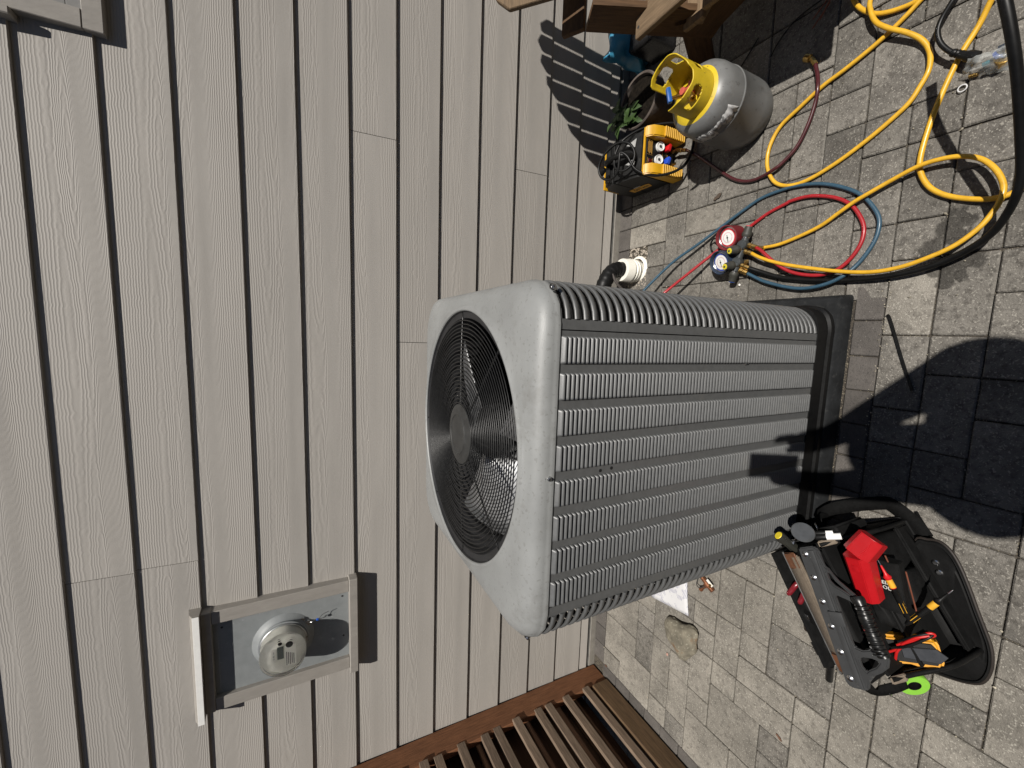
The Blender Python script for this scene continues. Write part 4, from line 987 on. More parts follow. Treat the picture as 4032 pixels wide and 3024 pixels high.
# ================================================================ HOSES AND CORDS
M_HY = mat('hose_yellow', (.66, .37, .022), .45, var=.10, scale=40, stretch=None, dirt=((.40, .22, .02), 26, .62, .6), coat=.15)
M_HR = mat('hose_red', (.33, .012, .018), .4, var=.08, coat=.15); M_HB = mat('hose_blue', (.030, .075, .115), .42, var=.08, coat=.1)
M_HBR = mat('hose_maroon', (.060, .011, .014), .35, var=.15, coat=.25); M_HBK = mat('hose_black', (.005, .005, .005), .42, var=.2, spec=.3)
def hose(name, label, pts, r, m_, cat='hose'):
    pts = [Vector(p) for p in pts]; o0 = Vector((pts[0].x, pts[0].y, 0))
    o = tube(name, [p-o0 for p in pts], r, m_, None, 10, 8); o.location = o0
    return tag(o, label, cat)
HZ = .0075
hose('refrigerant_hose', 'yellow hose looping out from the manifold and back, crossing the red and blue hoses', [(0.352, -0.809, 0.018), (0.357, -0.802, 0.012), (0.361, -0.872, 0.01), (0.391, -0.981, 0.012), (0.423, -1.044, 0.02), (0.445, -1.082, 0.022), (0.46, -1.118, 0.024), (0.481, -1.166, 0.022), (0.5, -1.226, 0.028), (0.503, -1.273, 0.028), (0.495, -1.314, 0.028), (0.476, -1.348, 0.026), (0.439, -1.377, 0.03), (0.399, -1.393, 0.033), (0.368, -1.392, 0.034), (0.342, -1.383, 0.034), (0.307, -1.363, 0.036), (0.271, -1.325, 0.038), (0.247, -1.275, 0.038), (0.23, -1.219, 0.036), (0.225, -1.156, 0.034), (0.234, -1.085, 0.034), (0.252, -1.007, 0.034), (0.276, -0.919, 0.034), (0.296, -0.862, 0.036), (0.319, -0.811, 0.036), (0.34, -0.776, 0.033)], .0062, M_HY)
hose('refrigerant_hose', 'yellow hose running down from the black hose into a wide bend at the right', [(0.87, -1.332, 0.03), (0.858, -1.319, 0.02), (0.816, -1.299, 0.0075), (0.755, -1.27, 0.0075), (0.661, -1.242, 0.0075), (0.592, -1.228, 0.0075), (0.523, -1.221, 0.0075), (0.482, -1.228, 0.0075), (0.439, -1.252, 0.0075), (0.407, -1.292, 0.0075), (0.383, -1.349, 0.012), (0.378, -1.386, 0.014), (0.384, -1.406, 0.012), (0.394, -1.427, 0.01), (0.406, -1.455, 0.01)], .0068, M_HY)
hose('refrigerant_hose', 'yellow hose in a long narrow loop near the grey cylinder', [(1.107, -0.995, 0.0075), (1.062, -1.01, 0.0075), (1.03, -1.027, 0.0075), (1, -1.053, 0.0075), (0.977, -1.083, 0.01), (0.963, -1.125, 0.0075), (0.959, -1.169, 0.0075), (0.979, -1.179, 0.01), (1.038, -1.136, 0.016), (1.055, -1.079, 0.022), (1.023, -1.061, 0.022), (0.988, -1.067, 0.026), (0.948, -1.084, 0.026), (0.912, -1.117, 0.026), (0.881, -1.155, 0.022), (0.849, -1.187, 0.014), (0.818, -1.205, 0.0075), (0.786, -1.213, 0.0075), (0.754, -1.212, 0.0075), (0.723, -1.199, 0.0075), (0.689, -1.179, 0.0075), (0.659, -1.142, 0.0075), (0.622, -1.085, 0.0075), (0.584, -1.011, 0.0075), (0.558, -0.934, 0.0075), (0.557, -0.875, 0.0075), (0.578, -0.829, 0.0075), (0.617, -0.801, 0.009), (0.667, -0.786, 0.0075), (0.722, -0.792, 0.0075), (0.773, -0.822, 0.0075), (0.808, -0.879, 0.0075), (0.845, -0.947, 0.0075), (0.865, -1.007, 0.0075), (0.888, -1.065, 0.0075), (0.91, -1.11, 0.0075), (0.932, -1.145, 0.0075), (0.955, -1.175, 0.0075), (0.977, -1.204, 0.0075)], .0066, M_HY)
hose('refrigerant_hose', 'red hose curling from the condenser past the manifold in an oval loop', [(0.188, -0.427, 0.13), (0.228, -0.458, 0.1), (0.308, -0.555, 0.065), (0.38, -0.641, 0.03), (0.418, -0.688, 0.012), (0.444, -0.739, 0.0075), (0.479, -0.808, 0.0075), (0.498, -0.871, 0.0075), (0.502, -0.881, 0.0075), (0.504, -0.925, 0.0075), (0.497, -0.968, 0.0075), (0.476, -1.023, 0.0075), (0.445, -1.066, 0.0075), (0.406, -1.094, 0.0075), (0.365, -1.11, 0.0075), (0.322, -1.108, 0.0075), (0.281, -1.088, 0.0075), (0.25, -1.057, 0.008), (0.236, -1.019, 0.012), (0.238, -0.973, 0.018), (0.257, -0.915, 0.024), (0.293, -0.866, 0.032), (0.339, -0.819, 0.038), (0.356, -0.796, 0.035)], .0060, M_HR)
hose('refrigerant_hose', 'blue hose curling from the condenser round the outside of the red loop', [(0.203, -0.283, 0.11), (0.253, -0.323, 0.09), (0.351, -0.427, 0.055), (0.414, -0.539, 0.035), (0.465, -0.626, 0.02), (0.511, -0.708, 0.01), (0.54, -0.775, 0.0075), (0.549, -0.845, 0.0075), (0.548, -0.906, 0.0075), (0.533, -0.975, 0.0075), (0.503, -1.04, 0.0075), (0.466, -1.092, 0.0075), (0.426, -1.124, 0.0075), (0.384, -1.145, 0.0075), (0.341, -1.146, 0.0075), (0.301, -1.133, 0.0075), (0.256, -1.106, 0.01), (0.22, -1.072, 0.022), (0.2, -1.023, 0.024), (0.195, -0.961, 0.02), (0.207, -0.899, 0.018), (0.23, -0.832, 0.018), (0.244, -0.803, 0.018), (0.268, -0.762, 0.022)], .0060, M_HB)
hose('refrigerant_hose', 'dark maroon hose from the recovery machine with a free brass end', [(0.83, -0.433, 0.035), (0.831, -0.432, 0.022), (0.793, -0.483, 0.012), (0.736, -0.548, 0.0075), (0.681, -0.612, 0.0075), (0.638, -0.671, 0.0075), (0.618, -0.725, 0.0075), (0.618, -0.774, 0.01), (0.625, -0.819, 0.02), (0.64, -0.847, 0.016), (0.681, -0.887, 0.009), (0.739, -0.916, 0.01), (0.799, -0.934, 0.014), (0.839, -0.941, 0.022), (0.883, -0.933, 0.016), (0.928, -0.919, 0.012)], .0062, M_HBR)
hf = thing('hose_fitting', 'brass elbow fitting on the free end of the maroon hose', 'fitting', (0.946, -0.909, 0))
ho = Vector((0.946, -0.909, 0))
lathe('nut', [(0, 0), (.008, 0), (.008, .018), (.006, .020), (.006, .028), (0, .028)], M_BRASS, hf, Vector((0.924, -0.921, 0.013))-ho, Vector((0.947, -0.909, 0.016))-Vector((0.924, -0.921, 0.013)), 6)
lathe('swivel', [(0, 0), (.006, 0), (.006, .010), (.011, .012), (.012, .016), (.012, .030), (.010, .032), (0, .032)], M_BRASS, hf, Vector((0.944, -0.913, 0.015))-ho, Vector((0.96, -0.889, 0.014))-Vector((0.944, -0.913, 0.015)), 14)
hf2 = thing('hose_fitting', 'brass hose end screwed to the outlet of the recovery machine', 'fitting', (0.859, -0.384, 0))
ho = Vector((0.859, -0.384, 0)); pa = Vector((.843, -.390, .040)); pb = Vector((0.828, -0.437, 0.034))
lathe('nut', [(0, 0), (.009, 0), (.009, (pb-pa).length*.5), (.007, (pb-pa).length*.55), (.008, (pb-pa).length*.6), (.008, (pb-pa).length), (0, (pb-pa).length)], M_BRASS, hf2, pa-ho, pb-pa, 8)
hose('vacuum_hose', 'thick black hose rising from the manifold across the right side of the picture', [(0.285, -0.773, 0.03), (0.267, -0.814, 0.018), (0.246, -0.866, 0.012), (0.234, -0.911, 0.012), (0.219, -0.999, 0.012), (0.21, -1.103, 0.014), (0.211, -1.195, 0.02), (0.224, -1.274, 0.024), (0.252, -1.343, 0.035), (0.285, -1.391, 0.055), (0.324, -1.419, 0.082), (0.357, -1.434, 0.108), (0.391, -1.44, 0.128), (0.44, -1.441, 0.16), (0.502, -1.441, 0.205), (0.562, -1.439, 0.245), (0.622, -1.433, 0.28), (0.686, -1.422, 0.305), (0.731, -1.41, 0.31), (0.807, -1.392, 0.3)], lambda i: .0082+.0018*min(1, max(0, (i-50)/85)), M_HBK)
hose('power_cable', 'thin black power cable curving down to the clear plastic bag', [(0.924, -1.264, 0.03), (0.898, -1.25, 0.03), (0.86, -1.237, 0.04), (0.832, -1.232, 0.04), (0.804, -1.238, 0.035), (0.779, -1.253, 0.03), (0.76, -1.271, 0.026), (0.746, -1.289, 0.024)], .0062, M_HBK, 'cable')
plg = thing('cable_plug', 'black moulded plug on the end of the thin power cable', 'plug', (0.76, -1.278, 0)); po = Vector((0.76, -1.278, 0))
pa = Vector((0.768, -1.262, 0.028)); pb = Vector((0.732, -1.309, 0.022))
lathe('plug_body', [(0, .0), (.008, 0), (.0095, .006), (.008, .010), (.0095, .014), (.008, .018), (.0095, .022), (.009, .03), (.013, .04), (.014, (pb-pa).length), (0, (pb-pa).length)], M_HBK, plg, pa-po, pb-pa, 12)

# ================================================================ CLEAR BAG WITH FITTINGS
cbp = Vector((0.734, -1.322, 0))
clear = thing('plastic_bag', 'small clear plastic bag of fittings lying on the pavers by the black hose', 'plastic bag', cbp)
Mcl = bpy.data.materials.new('clear_film'); Mcl.use_nodes = True; t = Mcl.node_tree; bs = t.nodes['Principled BSDF']
bs.inputs['Base Color'].default_value = (.62, .64, .62, 1); bs.inputs['Roughness'].default_value = .16; bs.inputs['Specular IOR Level'].default_value = 1.0; bs.inputs['Alpha'].default_value = .30
quad = [Vector(p) for p in ((0.703, -1.278, 0.004), (0.725, -1.301, 0.05), (0.714, -1.368, 0.06), (0.677, -1.365, 0.01))]
bm = bmesh.new(); n = 12; G_ = []
for i in range(n+1):
    row = []
    for j in range(n+1):
        u, v = i/n, j/n; p = quad[0]*(1-u)*(1-v)+quad[1]*(1-u)*v+quad[2]*u*v+quad[3]*u*(1-v)
        p = p+Vector((0, 0, .012*math.sin(math.pi*u)*math.sin(math.pi*v)+.010*NZ.noise(Vector((u*6, v*6, 1)))))
        p.z = max(p.z, .002); row.append(bm.verts.new(p-cbp))
    G_.append(row)
for i in range(n):
    for j in range(n): bm.faces.new((G_[i][j], G_[i+1][j], G_[i+1][j+1], G_[i][j+1])).smooth = True
o = from_bm('film', bm, Mcl, clear); s_ = o.modifiers.new('s', 'SOLIDIFY'); s_.thickness = .0012
M_TEAL = mat('teal_part', (.05, .24, .30), .3, var=.1)
for (a, b, r, m_, nm) in (((0.71, -1.321, 0.016), (0.712, -1.34, 0.02), .006, M_TEAL, 'teal_tube'), ((0.694, -1.325, 0.014), (0.697, -1.342, 0.016), .004, M_STEEL, 'steel_pin'), ((0.714, -1.344, 0.026), (0.717, -1.352, 0.028), .012, M_BLUE, 'blue_cap'), ((0.7, -1.296, 0.008), (0.697, -1.313, 0.01), .005, M_BRASS, 'brass_pin'), ((0.722, -1.349, 0.03), (0.723, -1.36, 0.03), .013, M_STEEL, 'steel_nut')):
    a = Vector(a); b = Vector(b); lathe(nm, [(0, 0), (r, 0), (r, (b-a).length), (0, (b-a).length)], m_, clear, a-cbp, b-a, 10)
lathe('brass_nut', [(.006, 0), (.018, 0), (.018, .018), (.006, .018), (.006, 0)], M_BRASS, clear, Vector((0.703, -1.353, 0.012))-cbp, (.2, -.3, 1), 6)
wp = (0.678, -1.285, 0.003)
o = lathe('steel_washer', [(.0072, 0), (.0095, 0), (.0095, .0018), (.0072, .0018), (.0072, 0)], mat('bright_steel', (.75, .75, .75), .4, metal=.3), None, wp, (.05, 0, 1), 24); tag(o, 'flat steel washer ring on the pavers', 'washer')

# ================================================================ STRIPS, RODS, LEAF
M_ZIP = mat('zip_black', (.004, .004, .004), .4, var=.2, spec=.3)
def stripo(name, label, pts, w_, m_, cat, group=None):
    pts = [Vector(p) for p in pts]; o0 = pts[0].copy(); P_ = catmull(pts, 5); bm = bmesh.new(); rows = []
    for i, p in enumerate(P_):
        d = (P_[min(i+1, len(P_)-1)]-P_[max(i-1, 0)]).normalized(); s = d.cross(Vector((0, 0, 1))).normalized()*w_
        rows.append([bm.verts.new(p-o0+s), bm.verts.new(p-o0-s)])
    for A, B in zip(rows, rows[1:]): bm.faces.new((A[0], A[1], B[1], B[0]))
    o = from_bm(name, bm, m_); o.location = o0; s_ = o.modifiers.new('s', 'SOLIDIFY'); s_.thickness = .0022
    return tag(o, label, cat, group)
stripo('cable_tie', 'black plastic strip on the sunny pavers in front of the condenser', [(0.1, -1.194, 0.004), (0.084, -1.204, 0.006), (-0.017, -1.238, 0.005), (-0.116, -1.273, 0.004)], .0034, M_ZIP, 'strip')
stripo('cable_tie', 'short black plastic strip in the shade beside the tool bag strap', [(-0.456, -1.319, 0.004), (-0.484, -1.338, 0.005), (-0.511, -1.358, 0.004)], .0034, M_ZIP, 'strip')
hose('thin_wire', 'thin black wire lying in the shade right of the grey cylinder', [(1.055, -0.634, 0.004), (1.083, -0.661, 0.004), (1.132, -0.705, 0.004)], .0022, M_ZIP, 'wire')
hose('thin_wire', 'long thin black wire running out of the chair shade over the pavers', [(1.037, -0.759, 0.004), (1.074, -0.784, 0.004), (1.112, -0.835, 0.004), (1.126, -0.912, 0.004), (1.126, -0.969, 0.004)], .0020, M_ZIP, 'wire')
for k, (a, b) in enumerate((((1.08, -0.892, 0.004), (1.111, -0.938, 0.012)), ((1.051, -0.894, 0.004), (1.096, -0.945, 0.012)), ((1.062, -0.917, 0.008), (1.102, -0.946, 0.016)), ((1.064, -0.922, 0.012), (1.104, -0.953, 0.02)))):
    hose('brazing_rod', ['topmost thin copper brazing rod of the bundle at the edge', 'longest copper brazing rod of the bundle, reaching lowest', 'middle copper brazing rod crossing the bundle', 'uppermost crossing copper rod of the bundle'][k], [a, b], .0018, mat('rod', (.22, .075, .045), .5, metal=.3), 'rod')
def ground_leaf(p, ang, size, label, col):
    bm = bmesh.new(); rows = []
    for t_, w_ in ((-.5, .02), (-.3, .16), (-.1, .22), (.15, .14), (.3, .18), (.5, .01)):
        rows.append([bm.verts.new((t_*size, w_*size, .004+.003*abs(t_))), bm.verts.new((t_*size, 0, .002)), bm.verts.new((t_*size, -w_*size, .004))])
    for A, B in zip(rows, rows[1:]):
        for i in range(2): bm.faces.new((A[i], A[i+1], B[i+1], B[i]))
    o = from_bm('dry_leaf', bm, mat('dry_leaf_%d' % int(col[0]*1000), col, .8)); o.location = p; o.rotation_euler = (0, 0, ang); tag(o, label, 'leaf'); return o
ground_leaf((0.599, -0.589, 0), math.radians(118), .042, 'narrow brown dry leaf on the pavers left of the maroon hose', (.07, .05, .035))
ground_leaf((-1.886, -0.116, 0), math.radians(100), .022, 'curled brown leaf scrap at the foot of the fence post', (.12, .06, .035))
ground_leaf((-1.444, -1.044, 0), math.radians(60), .026, 'flat brown leaf stain on the pavers left of the tool bag', (.12, .09, .07))
for k, (p, lab) in enumerate((((0.231, -0.72, 0), 'white paint fleck on the pavers below the blue gauge'), ((0.63, -1.088, 0), 'white pebble beside the long yellow loop'))):
    bm = bmesh.new(); bmesh.ops.create_icosphere(bm, subdivisions=2, radius=1)
    for v in bm.verts: v.co *= 1+.25*NZ.noise(v.co*2+Vector((k, 0, 0))); v.co.x *= (.005, .005, .011)[k]; v.co.y *= .0045; v.co.z *= .003
    o = from_bm('pebble', bm, mat('white_stone', (.75, .73, .69), .8, var=.08), None, 60); o.location = (p[0], p[1], .0025); o.rotation_euler = (0, 0, .6); tag(o, lab, 'pebble')
bm = bmesh.new(); bmesh.ops.create_icosphere(bm, subdivisions=2, radius=1)
for v in bm.verts: v.co.x *= .008; v.co.y *= .006; v.co.z *= .004; v.co *= 1+.2*NZ.noise(v.co*300)
o = from_bm('pebble', bm, mat('pink_stone', (.42, .25, .2), .8), None, 60); o.location = (-1.501, -0.528, 0.003); tag(o, 'small reddish pebble on the pavers left of the rock', 'pebble')

# ================================================================ TOOL BAG
BO = Vector((-.685, -1.29, 0)); BU = Vector((-.825, -.565, 0)).normalized(); BV = Vector((-BU.y, BU.x, 0)); BV = Vector((.565, -.825, 0)).normalized()
BANG = math.atan2(BU.y, BU.x)
bag = thing('tool_bag', 'open black and tan tool bag with moulded grey handle, lid folded out', 'tool bag', BO, BANG)
M_NYL = mat('nylon_black', (.0075, .0075, .0075), .7, var=.3, scale=40, bump=.0006, bscale=420, dirt=((.018, .017, .016), 30, .58, .5), spec=.15)
M_LID = mat('lid_lining', (.0075, .0075, .0075), .65, spec=.2, var=.25, scale=14, bump=.0006, bscale=120)
M_TAN = mat('tan_canvas', (.17, .135, .10), .8, var=.15, scale=60, bump=.0006, bscale=500, dirt=((.09, .07, .05), 24, .6, .5))
M_LEA = mat('brown_leather', (.16, .065, .03), .6, var=.25, scale=40)
M_SPN = mat('spine_plastic', (.040, .041, .042), .48, var=.14, scale=20, dirt=((.20, .195, .185), 18, .66, .55))
M_GRIP = mat('grip_rubber', (.009, .009, .009), .32, var=.2)
def section(name, prof, u0, u1, m_, bev=.012, seg=3, parent=bag):
    bm = bmesh.new(); n = len(prof); A = [bm.verts.new((u0, v, z)) for v, z in prof]; B = [bm.verts.new((u1, v, z)) for v, z in prof]
    for i in range(n): bm.faces.new((A[i], B[i], B[(i+1) % n], A[(i+1) % n]))
    bm.faces.new(A); bm.faces.new(B[::-1]); bmesh.ops.recalc_face_normals(bm, faces=bm.faces)
    if bev: bmesh.ops.bevel(bm, geom=[e for e in bm.edges if e.calc_face_angle(0) > .3], offset=bev, segments=seg, affect='EDGES')
    return from_bm(name, bm, m_, parent, 45)
section('base', [(-.105, 0), (-.105, .035), (.128, .035), (.128, 0)], -.168, .168, mat('base_rubber', (.007, .007, .007), .6, spec=.2), .012)
section('rear_half', [(-.095, .030), (-.098, .24), (-.070, .305), (-.022, .340), (.018, .340), (.026, .030)], -.160, .160, M_NYL, .02)
section('tan_panel', [(-.096, .262), (-.082, .300), (-.030, .3435), (-.016, .3445), (-.016, .334), (-.070, .295)], -.146, .150, M_TAN, .004)
for uu in (-.132, .118): section('leather_tab', [(-.070, .318), (-.020, .347), (-.020, .340), (-.066, .310)], uu-.022, uu+.022, M_LEA, .003)
section('rear_pocket', [(-.09, .02), (-.150, .03), (-.166, .10), (-.166, .20), (-.156, .250), (-.144, .252), (-.132, .20), (-.09, .19)], -.150, .158, M_NYL, 0)
section('rear_zip', [(-.101, .235), (-.106, .240), (-.090, .292), (-.084, .288)], -.155, .158, M_BLACK, .002)
# front compartment: end walls, low front wall, dark divider
section('end_wall', [(.020, .03), (.020, .30), (.060, .262), (.118, .205), (.128, .03)], -.164, -.152, M_NYL, .005)
section('end_wall', [(.020, .03), (.020, .29), (.055, .235), (.110, .165), (.128, .03)], .152, .164, M_NYL, .005)
section('end_trim', [(.030, .296), (.030, .306), (.062, .274), (.060, .262)], -.168, -.152, M_TAN, .002)
section('end_trim', [(.028, .280), (.030, .296), (.050, .262), (.046, .250)], .152, .168, M_TAN, .002)
section('front_wall', [(.116, .03), (.116, .095), (.128, .095), (.128, .03)], -.150, .150, M_NYL, .004)
section('divider', [(.070, .03), (.070, .225), (.076, .225), (.076, .03)], -.149, .149, M_LID, .002)
section('tool_panel', [(.027, .03), (.027, .30), (.034, .30), (.034, .03)], -.149, .149, M_LID, .002)
tube('rim_piping', [(-.158, .03, .302), (-.160, .062, .264), (-.160, .116, .208), (-.158, .130, .14), (-.157, .134, .06)], .006, M_BLACK, bag, 8, 5)
tube('rim_piping', [(.158, .03, .290), (.160, .056, .238), (.160, .108, .170), (.158, .126, .11), (.157, .134, .06)], .006, M_BLACK, bag, 8, 5)
# lid folded down on the pavers
lw = [(-0.525, -1.34, 0.05), (-0.51, -1.364, 0.055), (-0.504, -1.389, 0.06), (-0.519, -1.413, 0.065), (-0.55, -1.434, 0.068), (-0.594, -1.454, 0.068), (-0.643, -1.473, 0.066), (-0.684, -1.489, 0.062), (-0.718, -1.501, 0.058), (-0.752, -1.507, 0.054), (-0.792, -1.506, 0.048), (-0.829, -1.495, 0.042), (-0.851, -1.471, 0.036), (-0.865, -1.443, 0.03), (-0.873, -1.417, 0.028), (-0.874, -1.394, 0.028), (-0.818, -1.383, 0.036), (-0.783, -1.372, 0.04), (-0.699, -1.357, 0.044), (-0.613, -1.346, 0.046)]
Ri = Matrix.Rotation(-BANG, 3, 'Z')
def bl(p): return Ri @ (Vector(p)-BO)
ll = [bl(p) for p in lw]; cen = sum(ll, Vector())/len(ll)
bm = bmesh.new()
rings = []
sm2 = catmull(ll, 4, True)
for f_, dz in ((1.0, -.010), (1.0, .0), (.985, .006), (.955, .007), (.945, .002), (.86, .001), (.82, .004), (.45, .001)):
    rings.append([bm.verts.new(cen+(p-cen)*f_+Vector((0, 0, dz))) for p in sm2])
n = len(sm2)
for A, B in zip(rings, rings[1:]):
    for k in range(n): bm.faces.new((A[k], A[(k+1) % n], B[(k+1) % n], B[k])).smooth = True
cv = bm.verts.new(cen+Vector((0, 0, .001)))
for k in range(n): bm.faces.new((rings[-1][k], rings[-1][(k+1) % n], cv))
bmesh.ops.recalc_face_normals(bm, faces=bm.faces)
lid = from_bm('lid', bm, M_LID, bag, 50)
bm = bmesh.new(); bm_tube(bm, [cen+(p-cen)*1.004+Vector((0, 0, -.004)) for p in sm2], .0045, 8, True); from_bm('zip', bm, mat('zip_tape', (.020, .015, .012), .6), lid)
for p in ((-0.755, -1.46, 0.052), (-0.561, -1.387, 0.058), (-0.584, -1.397, 0.058)):
    lathe('snap', [(0, .004), (.005, .0035), (.0075, .001), (.0078, -.002)], M_STEEL, lid, bl(p)+Vector((0, 0, .001)), (0, 0, 1), 16)
def lump(name, u, v, z, su, sv, sz, seed):
    bm = bmesh.new(); bmesh.ops.create_icosphere(bm, subdivisions=3, radius=1)
    for q in bm.verts:
        p = q.co.copy(); p = Vector([math.copysign(abs(c)**.6, c) for c in p]); f_ = 1+.16*NZ.noise(p*1.7+Vector((seed, 0, 0)))+.06*NZ.noise(p*5+Vector((0, seed, 0)))
        q.co = Vector((p.x*su*f_, p.y*sv*f_, p.z*sz*f_))
    o = from_bm(name, bm, M_NYL, bag, 70); o.location = (u, v, z); return o
lump('inner_pocket', -.09, .052, .165, .055, .020, .085, 1); lump('inner_pocket', .02, .052, .150, .050, .020, .085, 2); lump('inner_pocket', .11, .055, .130, .036, .022, .075, 3)
lump('inner_pocket', -.10, .098, .125, .046, .022, .085, 4); lump('inner_pocket', .0, .100, .095, .050, .020, .070, 5); lump('side_pouch', -.02, -.140, .13, .10, .030, .105, 6); lump('side_pouch', .11, -.138, .12, .045, .034, .105, 7)
# hinge skirt between front wall and lid
bm = bmesh.new(); e = [bl(p) for p in (lw[0], lw[19], lw[18], lw[17], lw[16], lw[15])]
top = [(-.150, .128, .06), (-.09, .128, .06), (-.03, .128, .06), (.03, .128, .06), (.09, .128, .06), (.150, .128, .06)]
A = [bm.verts.new(p) for p in top]; B = [bm.verts.new(p) for p in e]
for k in range(5): bm.faces.new((A[k], A[k+1], B[k+1], B[k]))
o = from_bm('hinge_cloth', bm, M_LID, bag, 60); s_ = o.modifiers.new('s', 'SOLIDIFY'); s_.thickness = .004
# spine plate and handle
SA = math.radians(-8.0); MS = Matrix.Translation((0, .006, .3465)) @ Matrix.Rotation(SA, 4, 'Z')
sp_ = prism('spine_plate', [(-.163, -.024), (-.168, .015), (-.158, .026), (.156, .026), (.164, .016), (.164, -.018), (.156, -.025), (-.140, -.025)], .010, M_SPN, bag, MS, .003, 2)
beam('spine_ridge', (-.158, .008, .0115), (.160, .008, .0115), .014, .006, M_SPN, sp_, (0, 0, 1), .0025, 2)
box('spine_buckle', (-.012, -.002, .0102), (.022, .030, .0190), M_SPN, sp_, .003, 2)
for k in range(6):
    u_ = -.148+.058*k
    lathe('rivet', [(0, .0045), (.003, .0042), (.0055, .0022), (.0075, .0012), (.0078, 0)], M_STEEL, sp_, (u_, -.010, .0102), (0, 0, 1), 14)
MH = Matrix.Translation((0, .006, .349)) @ Matrix.Rotation(SA, 4, 'Z') @ Matrix.Rotation(math.radians(4), 4, 'X')
outer = [(-.156, .024), (-.120, .030), (-.085, .050), (-.052, .080), (-.040, .090), (.060, .096), (.082, .096), (.098, .088), (.112, .070), (.122, .052), (.140, .034), (.158, .026), (.158, .020), (-.156, .020)]
h1 = [(-.108, .033), (-.084, .042), (-.056, .066), (-.048, .072), (-.060, .058), (-.074, .036), (-.084, .029), (-.100, .027)]
h2 = [(-.052, .030), (-.040, .060), (-.026, .070), (.052, .072), (.066, .062), (.070, .046), (.066, .030), (.050, .026), (-.040, .025)]
h3 = [(.086, .036), (.084, .064), (.090, .074), (.102, .062), (.112, .044), (.118, .036), (.108, .030), (.092, .030)]
hd = prism('handle', outer, .010, M_SPN, bag, MH, .0028, 2, [h1, h2, h3])
gp_ = [(-.052, .078, .006), (-.03, .083, .010), (.005, .084, .012), (.04, .085, .010), (.074, .088, .006)]
gr_ = tube('grip', gp_, lambda i: .0135+.0012*math.sin(i*.8), M_GRIP, hd, 14, 6)
for k in range(12):
    u_ = -.034+.0092*k
    bm = bmesh.new(); bm_tube(bm, [(u_, .084+.0148*math.cos(a), .010+.0148*math.sin(a)) for a in [math.radians(-10+14*q) for q in range(10)]], .0022, 6); from_bm('grip_rib', bm, M_GRIP, hd)
M_LTR = mat('letter_grey', (.30, .30, .30), .6); M_LTRR = mat('letter_red', (.42, .07, .07), .6)
for s_, u_, m_ in (('VETO', -.022, M_LTR), ('PRO', .014, M_LTRR), ('PAC', .046, M_LTR)):
    text('lettering', s_, .0125, m_, hd, axes((u_, .0735, .0182), (1, 0, 0), (0, .72, .70), (0, -.70, .72)), .0003)
# shoulder strap lying towards the pad
M_STR = mat('webbing', (.006, .006, .006), .85, spec=.1, var=.3, scale=120, bump=.0008, bscale=600)
sp = [bl(p) for p in ((-0.537, -1.168, 0.16), (-0.531, -1.137, 0.1), (-0.512, -1.142, 0.055), (-0.486, -1.185, 0.022), (-0.457, -1.247, 0.012), (-0.456, -1.266, 0.01), (-0.468, -1.291, 0.01), (-0.487, -1.319, 0.01), (-0.519, -1.347, 0.012), (-0.528, -1.362, 0.03))]
def ribbon(name, pts, w_, m_, parent, up=Vector((0, 0, 1)), th=.003):
    P_ = catmull(pts, 5); bm = bmesh.new(); rows = []
    for i, p in enumerate(P_):
        d = (P_[min(i+1, len(P_)-1)]-P_[max(i-1, 0)]).normalized(); s = d.cross(up)
        s = s.normalized()*w_ if s.length > .01 else Vector((w_, 0, 0)); rows.append([bm.verts.new(p+s), bm.verts.new(p-s)])
    for A, B in zip(rows, rows[1:]): bm.faces.new((A[0], A[1], B[1], B[0])).smooth = True
    o = from_bm(name, bm, m_, parent, 60); q = o.modifiers.new('s', 'SOLIDIFY'); q.thickness = th; return o
ribbon('shoulder_strap', sp, .020, M_STR, bag, Vector((.25, .1, 1)))
for p in ((-0.537, -1.167, 0.19), (-0.949, -1.324, 0.14), (-0.934, -1.353, 0.13), (-0.847, -1.404, 0.08)):
    q = bl(p); bm = bmesh.new(); bm_tube(bm, [q+Vector((.014*math.cos(a), .006*math.sin(a), .012*math.sin(a))) for a in [2*math.pi*k/16 for k in range(16)]], .0022, 6, True); from_bm('snap_hook', bm, M_STEEL, bag, 60)
ribbon('side_webbing', [bl(p) for p in ((-0.883, -1.339, 0.24), (-0.933, -1.338, 0.17), (-0.915, -1.366, 0.13), (-0.904, -1.378, 0.1))], .014, M_STR, bag, Vector((.3, .3, .8)))

# ---- tools in the bag, each its own thing
def wt(name, label, cat, p): return thing(name, label, cat, p)
